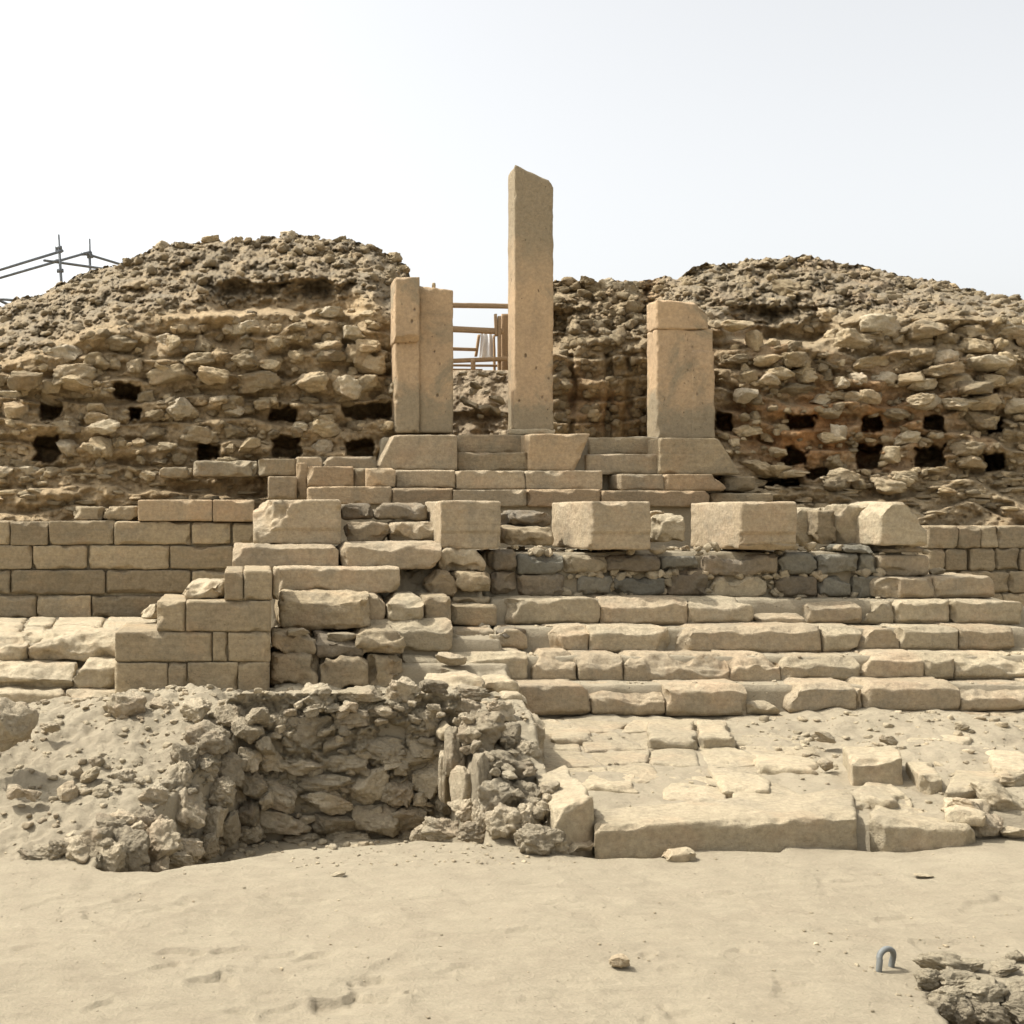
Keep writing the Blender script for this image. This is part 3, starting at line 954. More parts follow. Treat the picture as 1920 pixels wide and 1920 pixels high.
# ------------------------------------------------------------------ lower staircase
ls = thing('lower_staircase', 'broad flight of worn pale stone steps leading up to the row of big blocks', 'steps', (4.6, 10.4, 0.2))
stair = {
 9.93: [((1400, 1344, 1512, 1366), {}), ((1514, 1340, 1702, 1364), {}), ((1704, 1338, 1862, 1362), {}), ((1864, 1338, 2010, 1360), {})],
 10.0: [((972, 1286, 1111, 1343), dict(tr=.10)), ((1113, 1288, 1249, 1343), dict(tf=.09)), ((1252, 1287, 1402, 1345), dict(tf=.05)), ((1403, 1318, 1462, 1341), dict(tr=.05)),
        ((1482, 1284, 1606, 1338), dict(tl=.10, tf=.05)), ((1608, 1294, 1621, 1336), {}), ((1624, 1283, 1801, 1337), dict(tl=.05, tf=.04)), ((1803, 1288, 1955, 1335), dict(tf=.10)), ((1958, 1285, 2100, 1335), {})],
 10.15: [((1404, 1285, 1492, 1322), dict(tf=.06))],
 10.4: [((756, 1229, 822, 1272), dict(tf=.04)), ((820, 1225, 992, 1279), dict(tf=.05)), ((1000, 1228, 1082, 1282), dict(tl=.09, tf=.09)), ((1084, 1229, 1172, 1282), dict(tf=.08)),
        ((1174, 1229, 1368, 1285), dict(tf=.11, tl=.08)), ((1366, 1229, 1464, 1285), dict(tf=.14, tr=.1)), ((1468, 1233, 1613, 1281), dict(tf=.06, tl=.08)),
        ((1620, 1228, 1734, 1277), dict(tl=.12, tf=.06)), ((1735, 1229, 1793, 1277), dict(tf=.06)), ((1795, 1228, 1935, 1276), dict(tf=.10)), ((1938, 1228, 2080, 1276), {})],
 10.8: [((1034, 1177, 1105, 1226), dict(tf=.06, lf=.06)), ((1107, 1177, 1263, 1226), dict(tf=.06, rf=.12)), ((1277, 1175, 1544, 1226), dict(tl=.10, lf=.06, tf=.04)),
        ((1546, 1177, 1622, 1225), dict(tf=.06, br=.1)), ((1612, 1179, 1690, 1223), dict(tl=.10, tr=.06, bl=.02)), ((1690, 1177, 1801, 1223), dict(tf=.04)), ((1803, 1175, 1908, 1221), dict(tf=.05)),
        ((850, 1181, 926, 1217), {}), ((925, 1182, 990, 1219), dict(tl=.08, tr=.08))],
 11.2: [((930, 1123, 1126, 1172), dict(lf=.16, tl=.05, tr=.05)), ((1128, 1120, 1291, 1173), dict(tf=.07)), ((1292, 1123, 1418, 1173), dict(tf=.06, tr=.10)), ((1420, 1152, 1508, 1176), dict(tf=.05)),
        ((1515, 1129, 1617, 1171), dict(tf=.05)), ((1619, 1127, 1679, 1171), dict(tl=.14)), ((1682, 1126, 1785, 1171), dict(tl=.04)), ((1787, 1126, 1919, 1172), dict(tr=.05))],
 11.4: [((1412, 1130, 1464, 1153), {}), ((1466, 1131, 1524, 1153), {}), ((1756, 1081, 1864, 1122), dict(tr=.03)), ((1652, 1085, 1756, 1122), dict(lf=.12, tl=.06))],
}
for D, lst in stair.items():
    for bx, cu in lst:
        block(bx, D, 0.62, M_PALE if rng.uniform() < .35 else M_LIME, ls, cuts=dict({'bf': .028}, **cu), wear=0.028, r=0.010, amp=0.006, warp=0.008, tint=float(rng.uniform(.35, .9)),
              q={'tl': (rng.uniform(-2, 2), rng.uniform(-2, 2)), 'tr': (rng.uniform(-2, 2), rng.uniform(-2, 2)), 'bl': (rng.uniform(-2, 2), 0), 'br': (rng.uniform(-2, 2), 0)})

# ------------------------------------------------------------------ podium wall of dark stones
pw = thing('podium_wall', 'low wall of grey and brown stones with chinking, under the row of big blocks', 'wall', (4.5, 11.8, 1.15))
G, B_, L_ = M_GREY, M_BROWN, M_PALE
for bx, m in [((915, 1034, 970, 1072), B_), ((972, 1036, 1056, 1076), G), ((1058, 1043, 1140, 1076), L_), ((1140, 1040, 1241, 1070), B_), ((1243, 1043, 1313, 1073), G),
              ((1320, 1041, 1459, 1078), B_), ((1459, 1038, 1537, 1077), G), ((1538, 1040, 1612, 1075), G), ((1614, 1037, 1650, 1075), G), ((1652, 1041, 1746, 1081), M_LIME),
              ((922, 1073, 971, 1116), B_), ((973, 1077, 1058, 1119), B_), ((1083, 1080, 1150, 1114), G), ((1152, 1081, 1250, 1113), G), ((1252, 1066, 1328, 1119), B_),
              ((1340, 1082, 1438, 1123), L_), ((1460, 1081, 1537, 1126), B_), ((1540, 1080, 1600, 1116), G), ((1602, 1080, 1654, 1120), G),
              ((1578, 1023, 1640, 1036), G), ((1655, 1024, 1738, 1037), B_)]:
    block(bx, 11.62, 0.35, m, pw, 'stone', r=0.035, wear=0.05, amp=0.010, warp=0.02, res=.018)
ch = []
for k in range(150):
    r_ = k % 5
    if r_ < 2:
        x, y = rng.uniform(1060, 1650), rng.uniform(1072, 1082)
    elif r_ == 2:
        x, y = rng.uniform(1060, 1650), rng.uniform(1112, 1120)
    elif r_ == 3:
        x, y = rng.uniform(930, 1740), rng.uniform(1024, 1038)
    else:
        x, y = rng.choice([1066, 1142, 1335, 1449, 1245]) + rng.uniform(-9, 9), rng.uniform(1080, 1116)
    wv = rng.uniform(8, 26)
    V, Q, t = rock(x, y, wv, wv * rng.uniform(.5, .9), 11.68, n=6, rot=rng.uniform(-.8, .8))
    ch.append((V, Q, t))
V, Q, T = merge(ch)
tag(mesh_obj('chinking_stones', V, Q, M_PALE, pw, T), kind='stuff')

# ------------------------------------------------------------------ row of large blocks on the podium
bigs = [
 ('leftmost big squared block of the podium row, its upper left corner broken off', (476, 937, 640, 1021), 11.45, 1.0, dict(tlf=.24, tl=.10, lf=.05), {}, None),
 ('big squared block standing second in the podium row, just left of the steps gap', (826, 939, 940, 1029), 11.45, 0.9, {}, {'l': -.02}, None),
 ('big squared block third in the podium row with a long rough left side', (1110, 940, 1221, 1031), 11.45, 1.15, {}, {'l': -.10}, None),
 ('big squared block fourth in the podium row with a clean tan face and chipped bottom', (1389, 941, 1495, 1031), 11.45, 1.15, dict(bf=.05), {'l': -.06}, None),
 ('rightmost big block of the podium row with a rounded hump top', (1652, 940, 1738, 1023), 11.5, 0.75, dict(tr=.17, tl=.10), {'l': -.02}, None),
]
for lab, bx, D, T, cu, bk, q in bigs:
    V, Q = hexa(front(*bx, D, T, q, bk), sd(), cuts=cu, r=.012, wear=.022, amp=.006, res=.018)
    # shallow drafted line across the face
    if bx[0] != 1652:
        zl = P3(0, bx[1] + (bx[3] - bx[1]) * .66, D)[2]
        m = (V[:, 1] < D + .02) & (V[:, 2] < zl)
        V[m, 1] += .014 + .012 * np.maximum(0, fbm(V[m] * 5, 3, 5))
    tag(mesh_obj('stone_block', V, Q, M_LIME if bx[0] != 1652 else M_PALE, None, .75), lab, 'stone block', 'big blocks in a row on the podium')
for lab, bx, D, T, m in [
        ('small brown smooth-faced block wedged between the fourth and rightmost big blocks', (1532, 956, 1570, 1020), 11.9, .4, M_WALL),
        ('pale rough block behind, touching the right side of the fourth big block', (1488, 952, 1545, 1022), 12.1, .5, M_PALE),
        ('low rough pale block beside the left side of the rightmost big block', (1567, 950, 1640, 1022), 11.95, .5, M_PALE),
        ('upper small dark block left of the pair between first and second big blocks', (643, 945, 700, 973), 12.0, .4, M_BROWN),
        ('upper long dark block between the first and second big blocks', (704, 943, 803, 974), 12.0, .4, M_BROWN),
        ('lower left pale block between the first and second big blocks', (648, 979, 729, 1014), 11.8, .4, M_LIME),
        ('lower right pale block leaning beside the second big block', (735, 976, 818, 1016), 11.8, .4, M_LIME),
        ('rounded brown stone between the second and third big blocks', (956, 955, 1032, 987), 12.1, .4, M_BROWN),
        ('small brown stone right behind the second big block', (941, 962, 958, 984), 12.2, .3, M_BROWN),
        ('flat rough stone lying on the podium below the rounded brown stone', (948, 990, 1040, 1022), 11.9, .5, M_WALL),
        ('pale lumpy stone left of the fourth big block', (1226, 966, 1288, 1016), 12.0, .4, M_PALE),
        ('small flat tan stone peeking over beside the third big block', (1215, 956, 1252, 970), 12.2, .3, M_LIME)]:
    V, Q = hexa(front(*bx, D, T), sd(), r=.03, wear=.06, amp=.012, warp=.03)
    tag(mesh_obj('stone_block', V, Q, m, None, rt()), lab, 'stone')

# ------------------------------------------------------------------ gateway steps with plinths
gs = thing('gateway_steps', 'narrow flight of fine tan steps with sloping plinths below the three pillars', 'steps', (3.0, 13.4, 2.0))
for bx, D, m, cu in [
    ((577, 912, 735, 945), 13.0, M_PINK, {}), ((736, 915, 850, 948), 13.0, M_PINK, dict(tf=.02)), ((850, 918, 988, 950), 13.0, M_LIME, {}), ((990, 917, 1128, 950), 13.0, M_PINK, dict(tl=.02)), ((1129, 920, 1331, 950), 13.0, M_PINK, dict(tr=.03)),
    ((577, 874, 663, 913), 13.2, M_PINK, {}), ((663, 878, 687, 912), 13.3, M_WALL, {}), ((686, 877, 742, 913), 13.2, M_PINK, dict(tlf=.03)), ((743, 881, 855, 916), 13.35, M_LIME, dict(tf=.015)), ((856, 882, 985, 917), 13.35, M_LIME, {}),
    ((986, 882, 1130, 918), 13.35, M_LIME, {}), ((1163, 889, 1245, 919), 13.4, M_LIME, {}), ((1246, 889, 1363, 920), 13.4, M_PINK, dict(tr=.10)),
    ((503, 893, 557, 936), 13.2, M_PINK, {}), ((556, 868, 577, 936), 13.3, M_PINK, {}), ((485, 860, 556, 892), 13.5, M_WALL, {}), ((556, 857, 604, 878), 13.5, M_LIME, {}), ((604, 856, 706, 880), 13.5, M_LIME, dict(tl=.08)),
    ((858, 848, 991, 884), 13.7, M_WALL, {}), ((1100, 851, 1240, 890), 13.7, M_LIME, {}),
    ((858, 815, 990, 850), 14.02, M_WALL, {}), ((1106, 820, 1236, 853), 14.02, M_WALL, {})]:
    block(bx, D, .6, m, gs, cuts=cu, r=.005, wear=.020, amp=.004)
block((992, 813, 1107, 882), 13.62, .6, M_PINK, gs, r=.012, wear=.015, amp=.004, q={'br': (-28, 0)}, label='taller tan block with a slanted right edge')
for bx, q in (((706, 815, 858, 882), {'tl': (34, 0)}), ((1237, 821, 1390, 890), {'tr': (-44, 0)})):
    block(bx, 13.6, .95, M_LIME if bx[0] < 800 else M_WALL, gs, 'plinth', q=q, r=.01, wear=.02, amp=.005, tint=.6)
block((1362, 893, 1420, 920), 13.7, .5, M_WALL, gs, r=.02, wear=.03)
block((1335, 925, 1400, 945), 13.5, .5, M_WALL, gs, r=.02, wear=.03)
block((1395, 925, 1450, 945), 13.6, .5, M_WALL, gs, r=.02, wear=.03)

# ------------------------------------------------------------------ pillars
PD = 14.12
pl = thing('stone_pillar', 'short double pillar left of the tallest one, with a projecting block on its left half', 'pillar', P3(795, 812, PD + .2), 'gateway pillars')
kw = dict(res=.02, r=.008, wear=.018, amp=.004)
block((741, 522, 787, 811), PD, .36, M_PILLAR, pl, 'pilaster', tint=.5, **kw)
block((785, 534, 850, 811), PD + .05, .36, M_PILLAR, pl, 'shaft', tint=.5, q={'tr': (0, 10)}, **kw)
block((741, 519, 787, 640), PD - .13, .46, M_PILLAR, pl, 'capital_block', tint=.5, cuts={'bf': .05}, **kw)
rock(813, 538, 8, 16, PD + .2, M_RUB, pl, 'stone_chip', n=6)
pc = thing('stone_pillar', 'tallest slender pillar with a slanting broken top, standing in the middle', 'pillar', P3(1000, 810, PD + .2), 'gateway pillars')
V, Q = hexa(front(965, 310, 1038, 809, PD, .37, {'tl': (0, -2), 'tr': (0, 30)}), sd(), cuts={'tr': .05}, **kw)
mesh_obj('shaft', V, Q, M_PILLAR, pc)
block((955, 804, 1042, 815), PD - .02, .45, M_PALE, pc, 'base_slab', r=.008, wear=.015)
pr = thing('stone_pillar', 'short broad pillar with a rounded broken top, on the right of the tallest one', 'pillar', P3(1285, 822, PD + .2), 'gateway pillars')
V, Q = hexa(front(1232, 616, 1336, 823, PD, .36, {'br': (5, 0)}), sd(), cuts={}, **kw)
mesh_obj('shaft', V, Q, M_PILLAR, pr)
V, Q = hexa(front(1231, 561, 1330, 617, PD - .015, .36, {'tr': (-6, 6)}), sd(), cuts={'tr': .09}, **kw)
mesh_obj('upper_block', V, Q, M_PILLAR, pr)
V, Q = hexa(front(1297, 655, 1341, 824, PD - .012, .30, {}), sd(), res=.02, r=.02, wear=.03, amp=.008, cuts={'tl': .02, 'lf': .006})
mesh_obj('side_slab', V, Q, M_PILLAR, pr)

# ------------------------------------------------------------------ side walls of ashlar
aw = thing('ashlar_wall', 'brown weathered wall of long squared blocks behind the platform, left of the stepped pier', 'wall', (-1.2, 13.5, .8), 'ashlar walls')
for bx in [(-70, 977, 18, 1021), (20, 978, 90, 1022), (93, 977, 212, 1021), (214, 978, 356, 1021), (360, 980, 432, 1020), (437, 981, 476, 1020),
           (-90, 1023, -40, 1067), (-38, 1023, 60, 1067), (62, 1023, 163, 1067), (166, 1023, 317, 1067), (319, 1024, 440, 1066),
           (-90, 1070, 18, 1113), (20, 1069, 197, 1114), (199, 1069, 357, 1112), (360, 1070, 425, 1112), (-90, 1117, 67, 1158), (70, 1117, 170, 1160), (173, 1117, 305, 1157), (307, 1115, 430, 1157)]:
    block(bx, 13.3, .35, M_WALL, aw, r=.008, wear=.022, amp=.006, warp=.006)
for bx in [(258, 937, 398, 977), (399, 937, 477, 978)]:
    block(bx, 13.27, .4, M_PINK, aw, r=.005, wear=.008, amp=.003, label='smooth rosy block of the top course')
for bx in [(362, 864, 482, 893), (297, 876, 358, 895), (135, 950, 192, 975), (194, 950, 258, 976)]:
    block(bx, 13.5, .4, M_PALE if bx[0] == 362 else M_WALL, aw, r=.02, wear=.05, amp=.01)
rw = thing('ashlar_wall', 'brown weathered wall of squared blocks at the right, behind the end of the steps', 'wall', (8.6, 13.5, .9), 'ashlar walls')
for bx in [(1741, 986, 1797, 1028), (1799, 986, 1840, 1028), (1841, 986, 1872, 1027), (1873, 986, 1960, 1028), (1962, 986, 2060, 1028),
           (1741, 1030, 1772, 1070), (1774, 1030, 1817, 1070), (1820, 1028, 1866, 1070), (1868, 1028, 1912, 1069), (1914, 1028, 2010, 1070),
           (1800, 1071, 1892, 1112), (1895, 1071, 1990, 1112), (1741, 1072, 1798, 1112), (1790, 1113, 1880, 1150), (1882, 1113, 1990, 1150)]:
    block(bx, 13.3, .35, M_WALL, rw, r=.008, wear=.022, amp=.006, warp=.006)
rock(1757, 1070, 30, 16, 11.7, M_PALE, rw, 'stone', n=8)

# ------------------------------------------------------------------ stepped pier
sp = thing('stepped_pier', 'neat ashlar pier stepping down to the left in front of the brown wall', 'pier', P3(360, 1298, 10.2))
for bx in [(215, 1243, 315, 1310), (316, 1243, 350, 1309), (352, 1242, 446, 1308), (447, 1242, 506, 1307),
           (215, 1185, 398, 1241), (399, 1185, 427, 1241), (428, 1185, 507, 1241), (294, 1128, 348, 1184), (349, 1127, 508, 1184), (421, 1071, 456, 1126), (457, 1070, 510, 1126)]:
    block(bx, 9.9, .9, M_WALL, sp, r=.005, wear=.012, amp=.004, tint=float(rng.uniform(.35, .75)))
V, Q = hexa(front(341, 1091, 421, 1126, 10.1, .5, {'tl': (6, 8)}), sd(), r=.02, wear=.06, amp=.014, warp=.03, cuts={'tl': .05})
tag(mesh_obj('broken_slab', V, Q, M_PALE, None, .8), 'broken pale slab lying on the middle step of the stepped pier', 'stone')
V, Q = hexa(front(257, 1138, 293, 1162, 10.6, .5, {'tl': (16, 0)}), sd(), r=.02, wear=.06, amp=.014, warp=.03)
tag(mesh_obj('broken_slab', V, Q, M_PALE, None, .9), 'small pale slab jutting out left of the second step of the stepped pier', 'stone')

for par, boxes, D in ((aw, [(-95, 979, 438, 1156)], 13.375), (rw, [(1743, 988, 2050, 1148)], 13.375),
                      (sp, [(218, 1245, 504, 1305), (218, 1188, 504, 1244), (297, 1130, 504, 1187), (424, 1074, 507, 1129)], 9.94)):
    pz = [hexa(front(*b_, D, .12), sd(), res=.05, r=.004, wear=0, amp=.004, chips=0) + (0.0,) for b_ in boxes]
    V, Q, T = merge(pz)
    mesh_obj('joint_backing', V, Q, M_EARTH_P, par, T)  # slab added close behind the block faces so shade in the joints stays softer

# ------------------------------------------------------------------ left platform edge
lp = thing('side_steps', 'worn pale side steps and slabs left of the stepped pier, below the brown wall', 'steps', (-1.5, 10.3, .3))
for bx, D, cu in [((-90, 1198, 48, 1240), 10.5, dict(tf=.10, tr=.05)), ((50, 1193, 300, 1240), 10.5, dict(tf=.09, tl=.10)), ((-90, 1248, 136, 1292), 10.2, dict(tf=.09, bf=.06)), ((133, 1242, 222, 1292), 10.2, dict(tf=.05, tl=.09)),
                  ((-90, 1298, 121, 1322), 10.0, dict(tf=.02)), ((123, 1296, 218, 1320), 10.0, dict(tf=.04))]:
    block(bx, D, .7, M_PALE, lp, cuts=cu, r=.02, wear=.04, amp=.012, warp=.02, tint=.75)
xs = [-130, -30, 55, 108, 200, 300]
for i in range(5):
    for (ya, yb) in ((1157, 1172), (1173, 1196)):
        z0 = .845 - .01 * (i % 2)
        o_ = 26 * (yb - 1157) / 40
        c = [Pz(xs[i] - o_ + 2, yb, z0), Pz(xs[i + 1] - o_ - 2, yb, z0), Pz(xs[i + 1] - 26 * (ya - 1157) / 40 - 2, ya, z0), Pz(xs[i] - 26 * (ya - 1157) / 40 + 2, ya, z0)]
        dn = np.array([0, 0, -.1])
        C8 = [c[0] + dn, c[1] + dn, c[1], c[0], c[3] + dn, c[2] + dn, c[2], c[3]]
        V, Q = hexa(C8, sd(), r=.015, wear=.03, amp=.008, warp=.01, res=.03)
        mesh_obj('slab', V, Q, M_PALE, lp, .8)

# ------------------------------------------------------------------ ruined masonry between pier and steps
rm = thing('ruined_masonry', 'crumbled stretch of stair masonry between the stepped pier and the broad steps', 'ruined wall', P3(680, 1290, 10.6))
for bx, D, T, m, cu, ro in [
    ((436, 1022, 636, 1068), 11.25, .8, M_LIME, dict(tlf=.08, tr=.05, tf=.03), 0), ((639, 1018, 829, 1066), 11.25, .8, M_LIME, dict(tl=.05, tf=.05, br=.10, trf=.04), 0),
    ((517, 1063, 751, 1112), 10.95, .8, M_LIME, dict(tf=.02, tl=.02), 0), ((512, 1066, 524, 1128), 10.3, .5, M_PALE, {}, 0),
    ((524, 1113, 700, 1182), 10.5, .7, M_WALL, dict(tf=.07, bf=.03), 1), ((688, 1114, 724, 1165), 10.7, .5, M_LIME, dict(tr=.05), 0), ((728, 1116, 796, 1165), 10.65, .5, M_PALE, dict(tf=.09, tl=.06, tr=.04), 0), ((797, 1118, 846, 1168), 10.8, .5, M_WALL, {}, 0),
    ((690, 1164, 849, 1221), 10.5, .7, M_PALE, dict(tf=.09), 0), ((848, 1133, 932, 1172), 11.1, .5, M_WALL, dict(tf=.02), 0), ((850, 1120, 920, 1133), 11.3, .5, M_WALL, {}, 0),
    ((508, 1184, 592, 1228), 10.15, .6, M_WALL, dict(tr=.08), 1), ((508, 1226, 596, 1296), 10.1, .6, M_WALL, {}, 1), ((598, 1228, 692, 1296), 10.12, .6, M_WALL, dict(tl=.06, tr=.06), 1), ((590, 1196, 680, 1230), 10.2, .5, M_BROWN, dict(tf=.05), 1),
    ((668, 1186, 756, 1230), 10.15, .6, M_WALL, dict(tl=.06, tr=.04), 1), ((688, 1228, 754, 1292), 10.15, .6, M_WALL, dict(br=.10), 1),
    ((830, 1031, 912, 1076), 11.42, .5, M_PALE, dict(tr=.08, tl=.04), 1), ((858, 1076, 930, 1110), 11.3, .5, M_WALL, {}, 1), ((800, 1068, 862, 1118), 11.3, .4, M_EARTH_L, dict(tl=.1, tr=.1), 1)]:
    block(bx, D, T, m, rm, cuts=cu, r=.035 if ro else .014, wear=.07 if ro else .03, amp=.016 if ro else .007, warp=.03 if ro else .01, tint=float(rng.uniform(.4, .8)))
for (x, y, a, b, D) in [(960, 1185, 60, 30, 10.9), (1010, 1200, 60, 46, 11.05), (845, 1235, 60, 26, 10.25), (850, 1262, 50, 22, 10.15), (560, 1185, 50, 16, 10.2), (640, 1195, 60, 20, 10.3), (1270, 1200, 30, 50, 11.0)]:
    rock(x, y, a, b, D, M_PALE if D < 10.9 else M_BROWN, rm, 'stone', n=12)

# ------------------------------------------------------------------ rubble-lined pit
pb = thing('pit_wall', 'rough fieldstone back wall of the sunken pit in front of the stepped pier', 'rubble wall', P3(640, 1580, 8.2), 'rubble walls lining the pit')
back_list = [(590, 1306, 62, 52, 0), (672, 1304, 92, 36, 0), (757, 1300, 74, 56, 0), (578, 1372, 96, 74, 0), (660, 1346, 74, 40, 0), (720, 1338, 70, 34, 0), (790, 1352, 70, 54, 0), (640, 1386, 66, 44, 0), (715, 1400, 96, 52, .15),
             (800, 1395, 80, 42, -.1), (560, 1432, 120, 38, .05), (650, 1430, 90, 40, -.1), (765, 1420, 124, 34, -.1), (500, 1420, 80, 46, .1), (690, 1474, 88, 64, -.35), (800, 1462, 76, 62, -.1), (745, 1480, 60, 56, .2), (600, 1466, 130, 34, 0),
             (500, 1482, 124, 50, .25), (610, 1502, 100, 44, .1), (520, 1540, 130, 54, .1), (625, 1548, 84, 48, 0), (704, 1540, 94, 66, .1), (775, 1530, 80, 44, -.2), (460, 1345, 76, 66, 0), (520, 1355, 60, 56, 0), (462, 1420, 70, 60, 0),
             (440, 1480, 60, 60, .3), (455, 1545, 60, 50, 0), (820, 1430, 40, 40, 0), (560, 1570, 80, 30, 0), (650, 1575, 90, 30, 0), (780, 1568, 70, 30, 0), (480, 1380, 70, 30, 0), (840, 1500, 50, 60, .2)]
for i, (x, y, a, b, ro) in enumerate(back_list):
    D = 8.33 - (y - 1300) / 280 * .14 + (0.12 if 440 < x < 480 else 0)
    rock(x, y, a * 1.08, b * 1.1, D, M_PALE if i == 1 else M_PIT, pb, 'stone', dep=70, n=24, rot=ro, rough=.16, boxy=.6)
def backing(us, vs, Df, par, sdn):
    def f(u, v):
        q = np.stack([u / 34, v / 26, 0 * u], 1)
        D = Df(u, v) + .09 * fbm(q, 5, sdn, .62)
        return unproj(u, v, D)
    V, Q = grid_surface(us, vs, f)
    mesh_obj('mortar_fill', V, Q, M_EARTH_P, par, 0.0)
backing(np.arange(425, 866, 2.5), np.arange(1600, 1298, -2.5), lambda u, v: 8.27 + 0 * u, pb, 301)
for k in range(90):
    x, y = rng.uniform(440, 845), rng.uniform(1310, 1580)
    a = rng.uniform(14, 38)
    rock(x, y, a, a * rng.uniform(.4, .8), 8.20, M_PIT, pb, 'small_stone', n=9, rough=.18, rot=rng.uniform(-.4, .4), boxy=.5)
for (x, y, a, b) in [(466, 1372, 56, 50), (470, 1422, 50, 52), (472, 1474, 54, 56), (470, 1524, 54, 50), (466, 1564, 56, 40), (484, 1342, 46, 34), (498, 1400, 40, 40), (500, 1500, 40, 40)]:
    rock(x, y, a * 1.1, b * 1.1, 8.12, M_PIT, pb, 'stone', n=20, rot=rng.uniform(-.3, .3), rough=.18, boxy=.55)
pl_ = thing('pit_wall', 'rough fieldstone left wall of the sunken pit, sinking into the sand towards the viewer', 'rubble wall', P3(300, 1620, 7.2), 'rubble walls lining the pit')
R = np.random.default_rng(5)
left_list = [(60, 1606, 60, 26, 6.78), (110, 1590, 56, 40, 6.78), (150, 1598, 70, 56, 6.74), (185, 1582, 70, 64, 6.78), (205, 1608, 70, 60, 6.68), (250, 1585, 70, 80, 6.8), (235, 1545, 60, 50, 7.0), (300, 1575, 70, 70, 6.95), (395, 1385, 90, 70, 8.0), (430, 1440, 60, 60, 8.0), (350, 1425, 60, 60, 7.75), (330, 1460, 56, 60, 7.6), (415, 1490, 70, 66, 7.85), (290, 1500, 64, 66, 7.35), (345, 1520, 80, 84, 7.5), (400, 1545, 50, 70, 7.7), (270, 1545, 60, 80, 7.15),
             (425, 1555, 46, 70, 7.85), (215, 1560, 80, 60, 6.95), (240, 1605, 50, 60, 6.85), (285, 1590, 50, 80, 7.0), (310, 1560, 44, 70, 7.15), (350, 1590, 60, 44, 7.3), (385, 1590, 50, 50, 7.5), (190, 1600, 60, 50, 6.8), (140, 1590, 70, 40, 6.8), (90, 1600, 70, 34, 6.78),
             (210, 1625, 60, 40, 6.72), (260, 1632, 50, 36, 6.75), (300, 1622, 44, 40, 6.9), (340, 1612, 50, 30, 7.1), (160, 1572, 60, 36, 6.9), (370, 1330, 60, 44, 8.3), (430, 1345, 60, 50, 8.25), (385, 1455, 50, 50, 7.9), (320, 1480, 44, 44, 7.55)]
for (x, y, a, b, D) in left_list:
    rock(x, y, a * 1.1, b * 1.05, D, M_PIT, pl_, 'stone', n=22, rot=R.uniform(-.3, .3), rough=.19, boxy=.5)
us_ = np.arange(180, 448, 2.5)
def lwf(u, t):
    top = np.interp(u, [180, 270, 370, 448], [1606, 1556, 1440, 1362])
    v = 1655 + (top - 1655) * t
    D = 4.16 / (.5 - (u - 470) / 2200) + .08
    D = D + .08 * fbm(np.stack([u / 34, v / 26, 0 * u], 1), 5, 311, .62)
    return unproj(u, v, D)
V, Q = grid_surface(us_, np.linspace(0, 1, 110), lwf)
mesh_obj('mortar_fill', V, Q, M_EARTH_P, pl_, 0.0)
for k in range(70):
    u = rng.uniform(190, 440)
    top = np.interp(u, [180, 270, 370, 448], [1606, 1556, 1440, 1362])
    y = rng.uniform(top - 12, 1625)
    a = rng.uniform(12, 34)
    rock(u, y, a, a * rng.uniform(.5, .9), 4.16 / (.5 - (u - 470) / 2200) - .02, M_PIT, pl_, 'small_stone', n=9, rough=.2, rot=rng.uniform(-.5, .5), boxy=.4)
pr_ = thing('pit_wall', 'ruined rubble wall on the right of the sunken pit, beside the paved terrace', 'rubble wall', P3(930, 1590, 7.4), 'rubble walls lining the pit')
right_list = [(852, 1410, 40, 90, 7.95, 0), (862, 1480, 34, 90, 7.75, 0), (838, 1455, 26, 100, 8.0, 0), (900, 1470, 30, 120, 7.5, 0), (910, 1370, 100, 84, 7.9, .1), (960, 1380, 60, 50, 8.0, 0), (870, 1330, 70, 40, 8.3, .3), (940, 1330, 60, 36, 8.3, .2),
              (955, 1440, 120, 60, 7.6, .15), (915, 1440, 60, 44, 7.55, 0), (990, 1410, 50, 50, 7.9, 0), (930, 1500, 80, 80, 7.35, 0), (985, 1495, 80, 60, 7.4, .2), (945, 1545, 70, 70, 7.1, .2), (985, 1540, 60, 60, 7.1, 0), (1010, 1575, 90, 60, 6.9, 0),
              (1000, 1520, 40, 40, 7.2, 0), (830, 1555, 70, 44, 7.35, 0), (885, 1560, 60, 40, 7.2, 0), (905, 1530, 40, 60, 7.25, 0), (870, 1520, 50, 40, 7.5, 0), (790, 1560, 40, 40, 7.6, 0), (1040, 1580, 40, 56, 6.9, 0), (880, 1300, 80, 30, 8.5, .1), (810, 1290, 60, 34, 8.5, .2)]
for (x, y, a, b, D, ro) in right_list:
    rock(x, y, a * 1.08, b * 1.05, D, M_PIT, pr_, 'stone', n=22, rot=ro, rough=.07 if b > 2 * a else .2, boxy=.5)

for k in range(70):
    t = rng.uniform(0, 1)
    x, y = 850 + 170 * t + rng.uniform(-30, 60), 1340 + 230 * t + rng.uniform(-40, 30)
    a = rng.uniform(12, 36)
    rock(x, y, a, a * rng.uniform(.5, .9), 8.05 - 1.05 * t, M_PIT, pr_, 'small_stone', n=9, rough=.2, rot=rng.uniform(-.5, .5), boxy=.4)

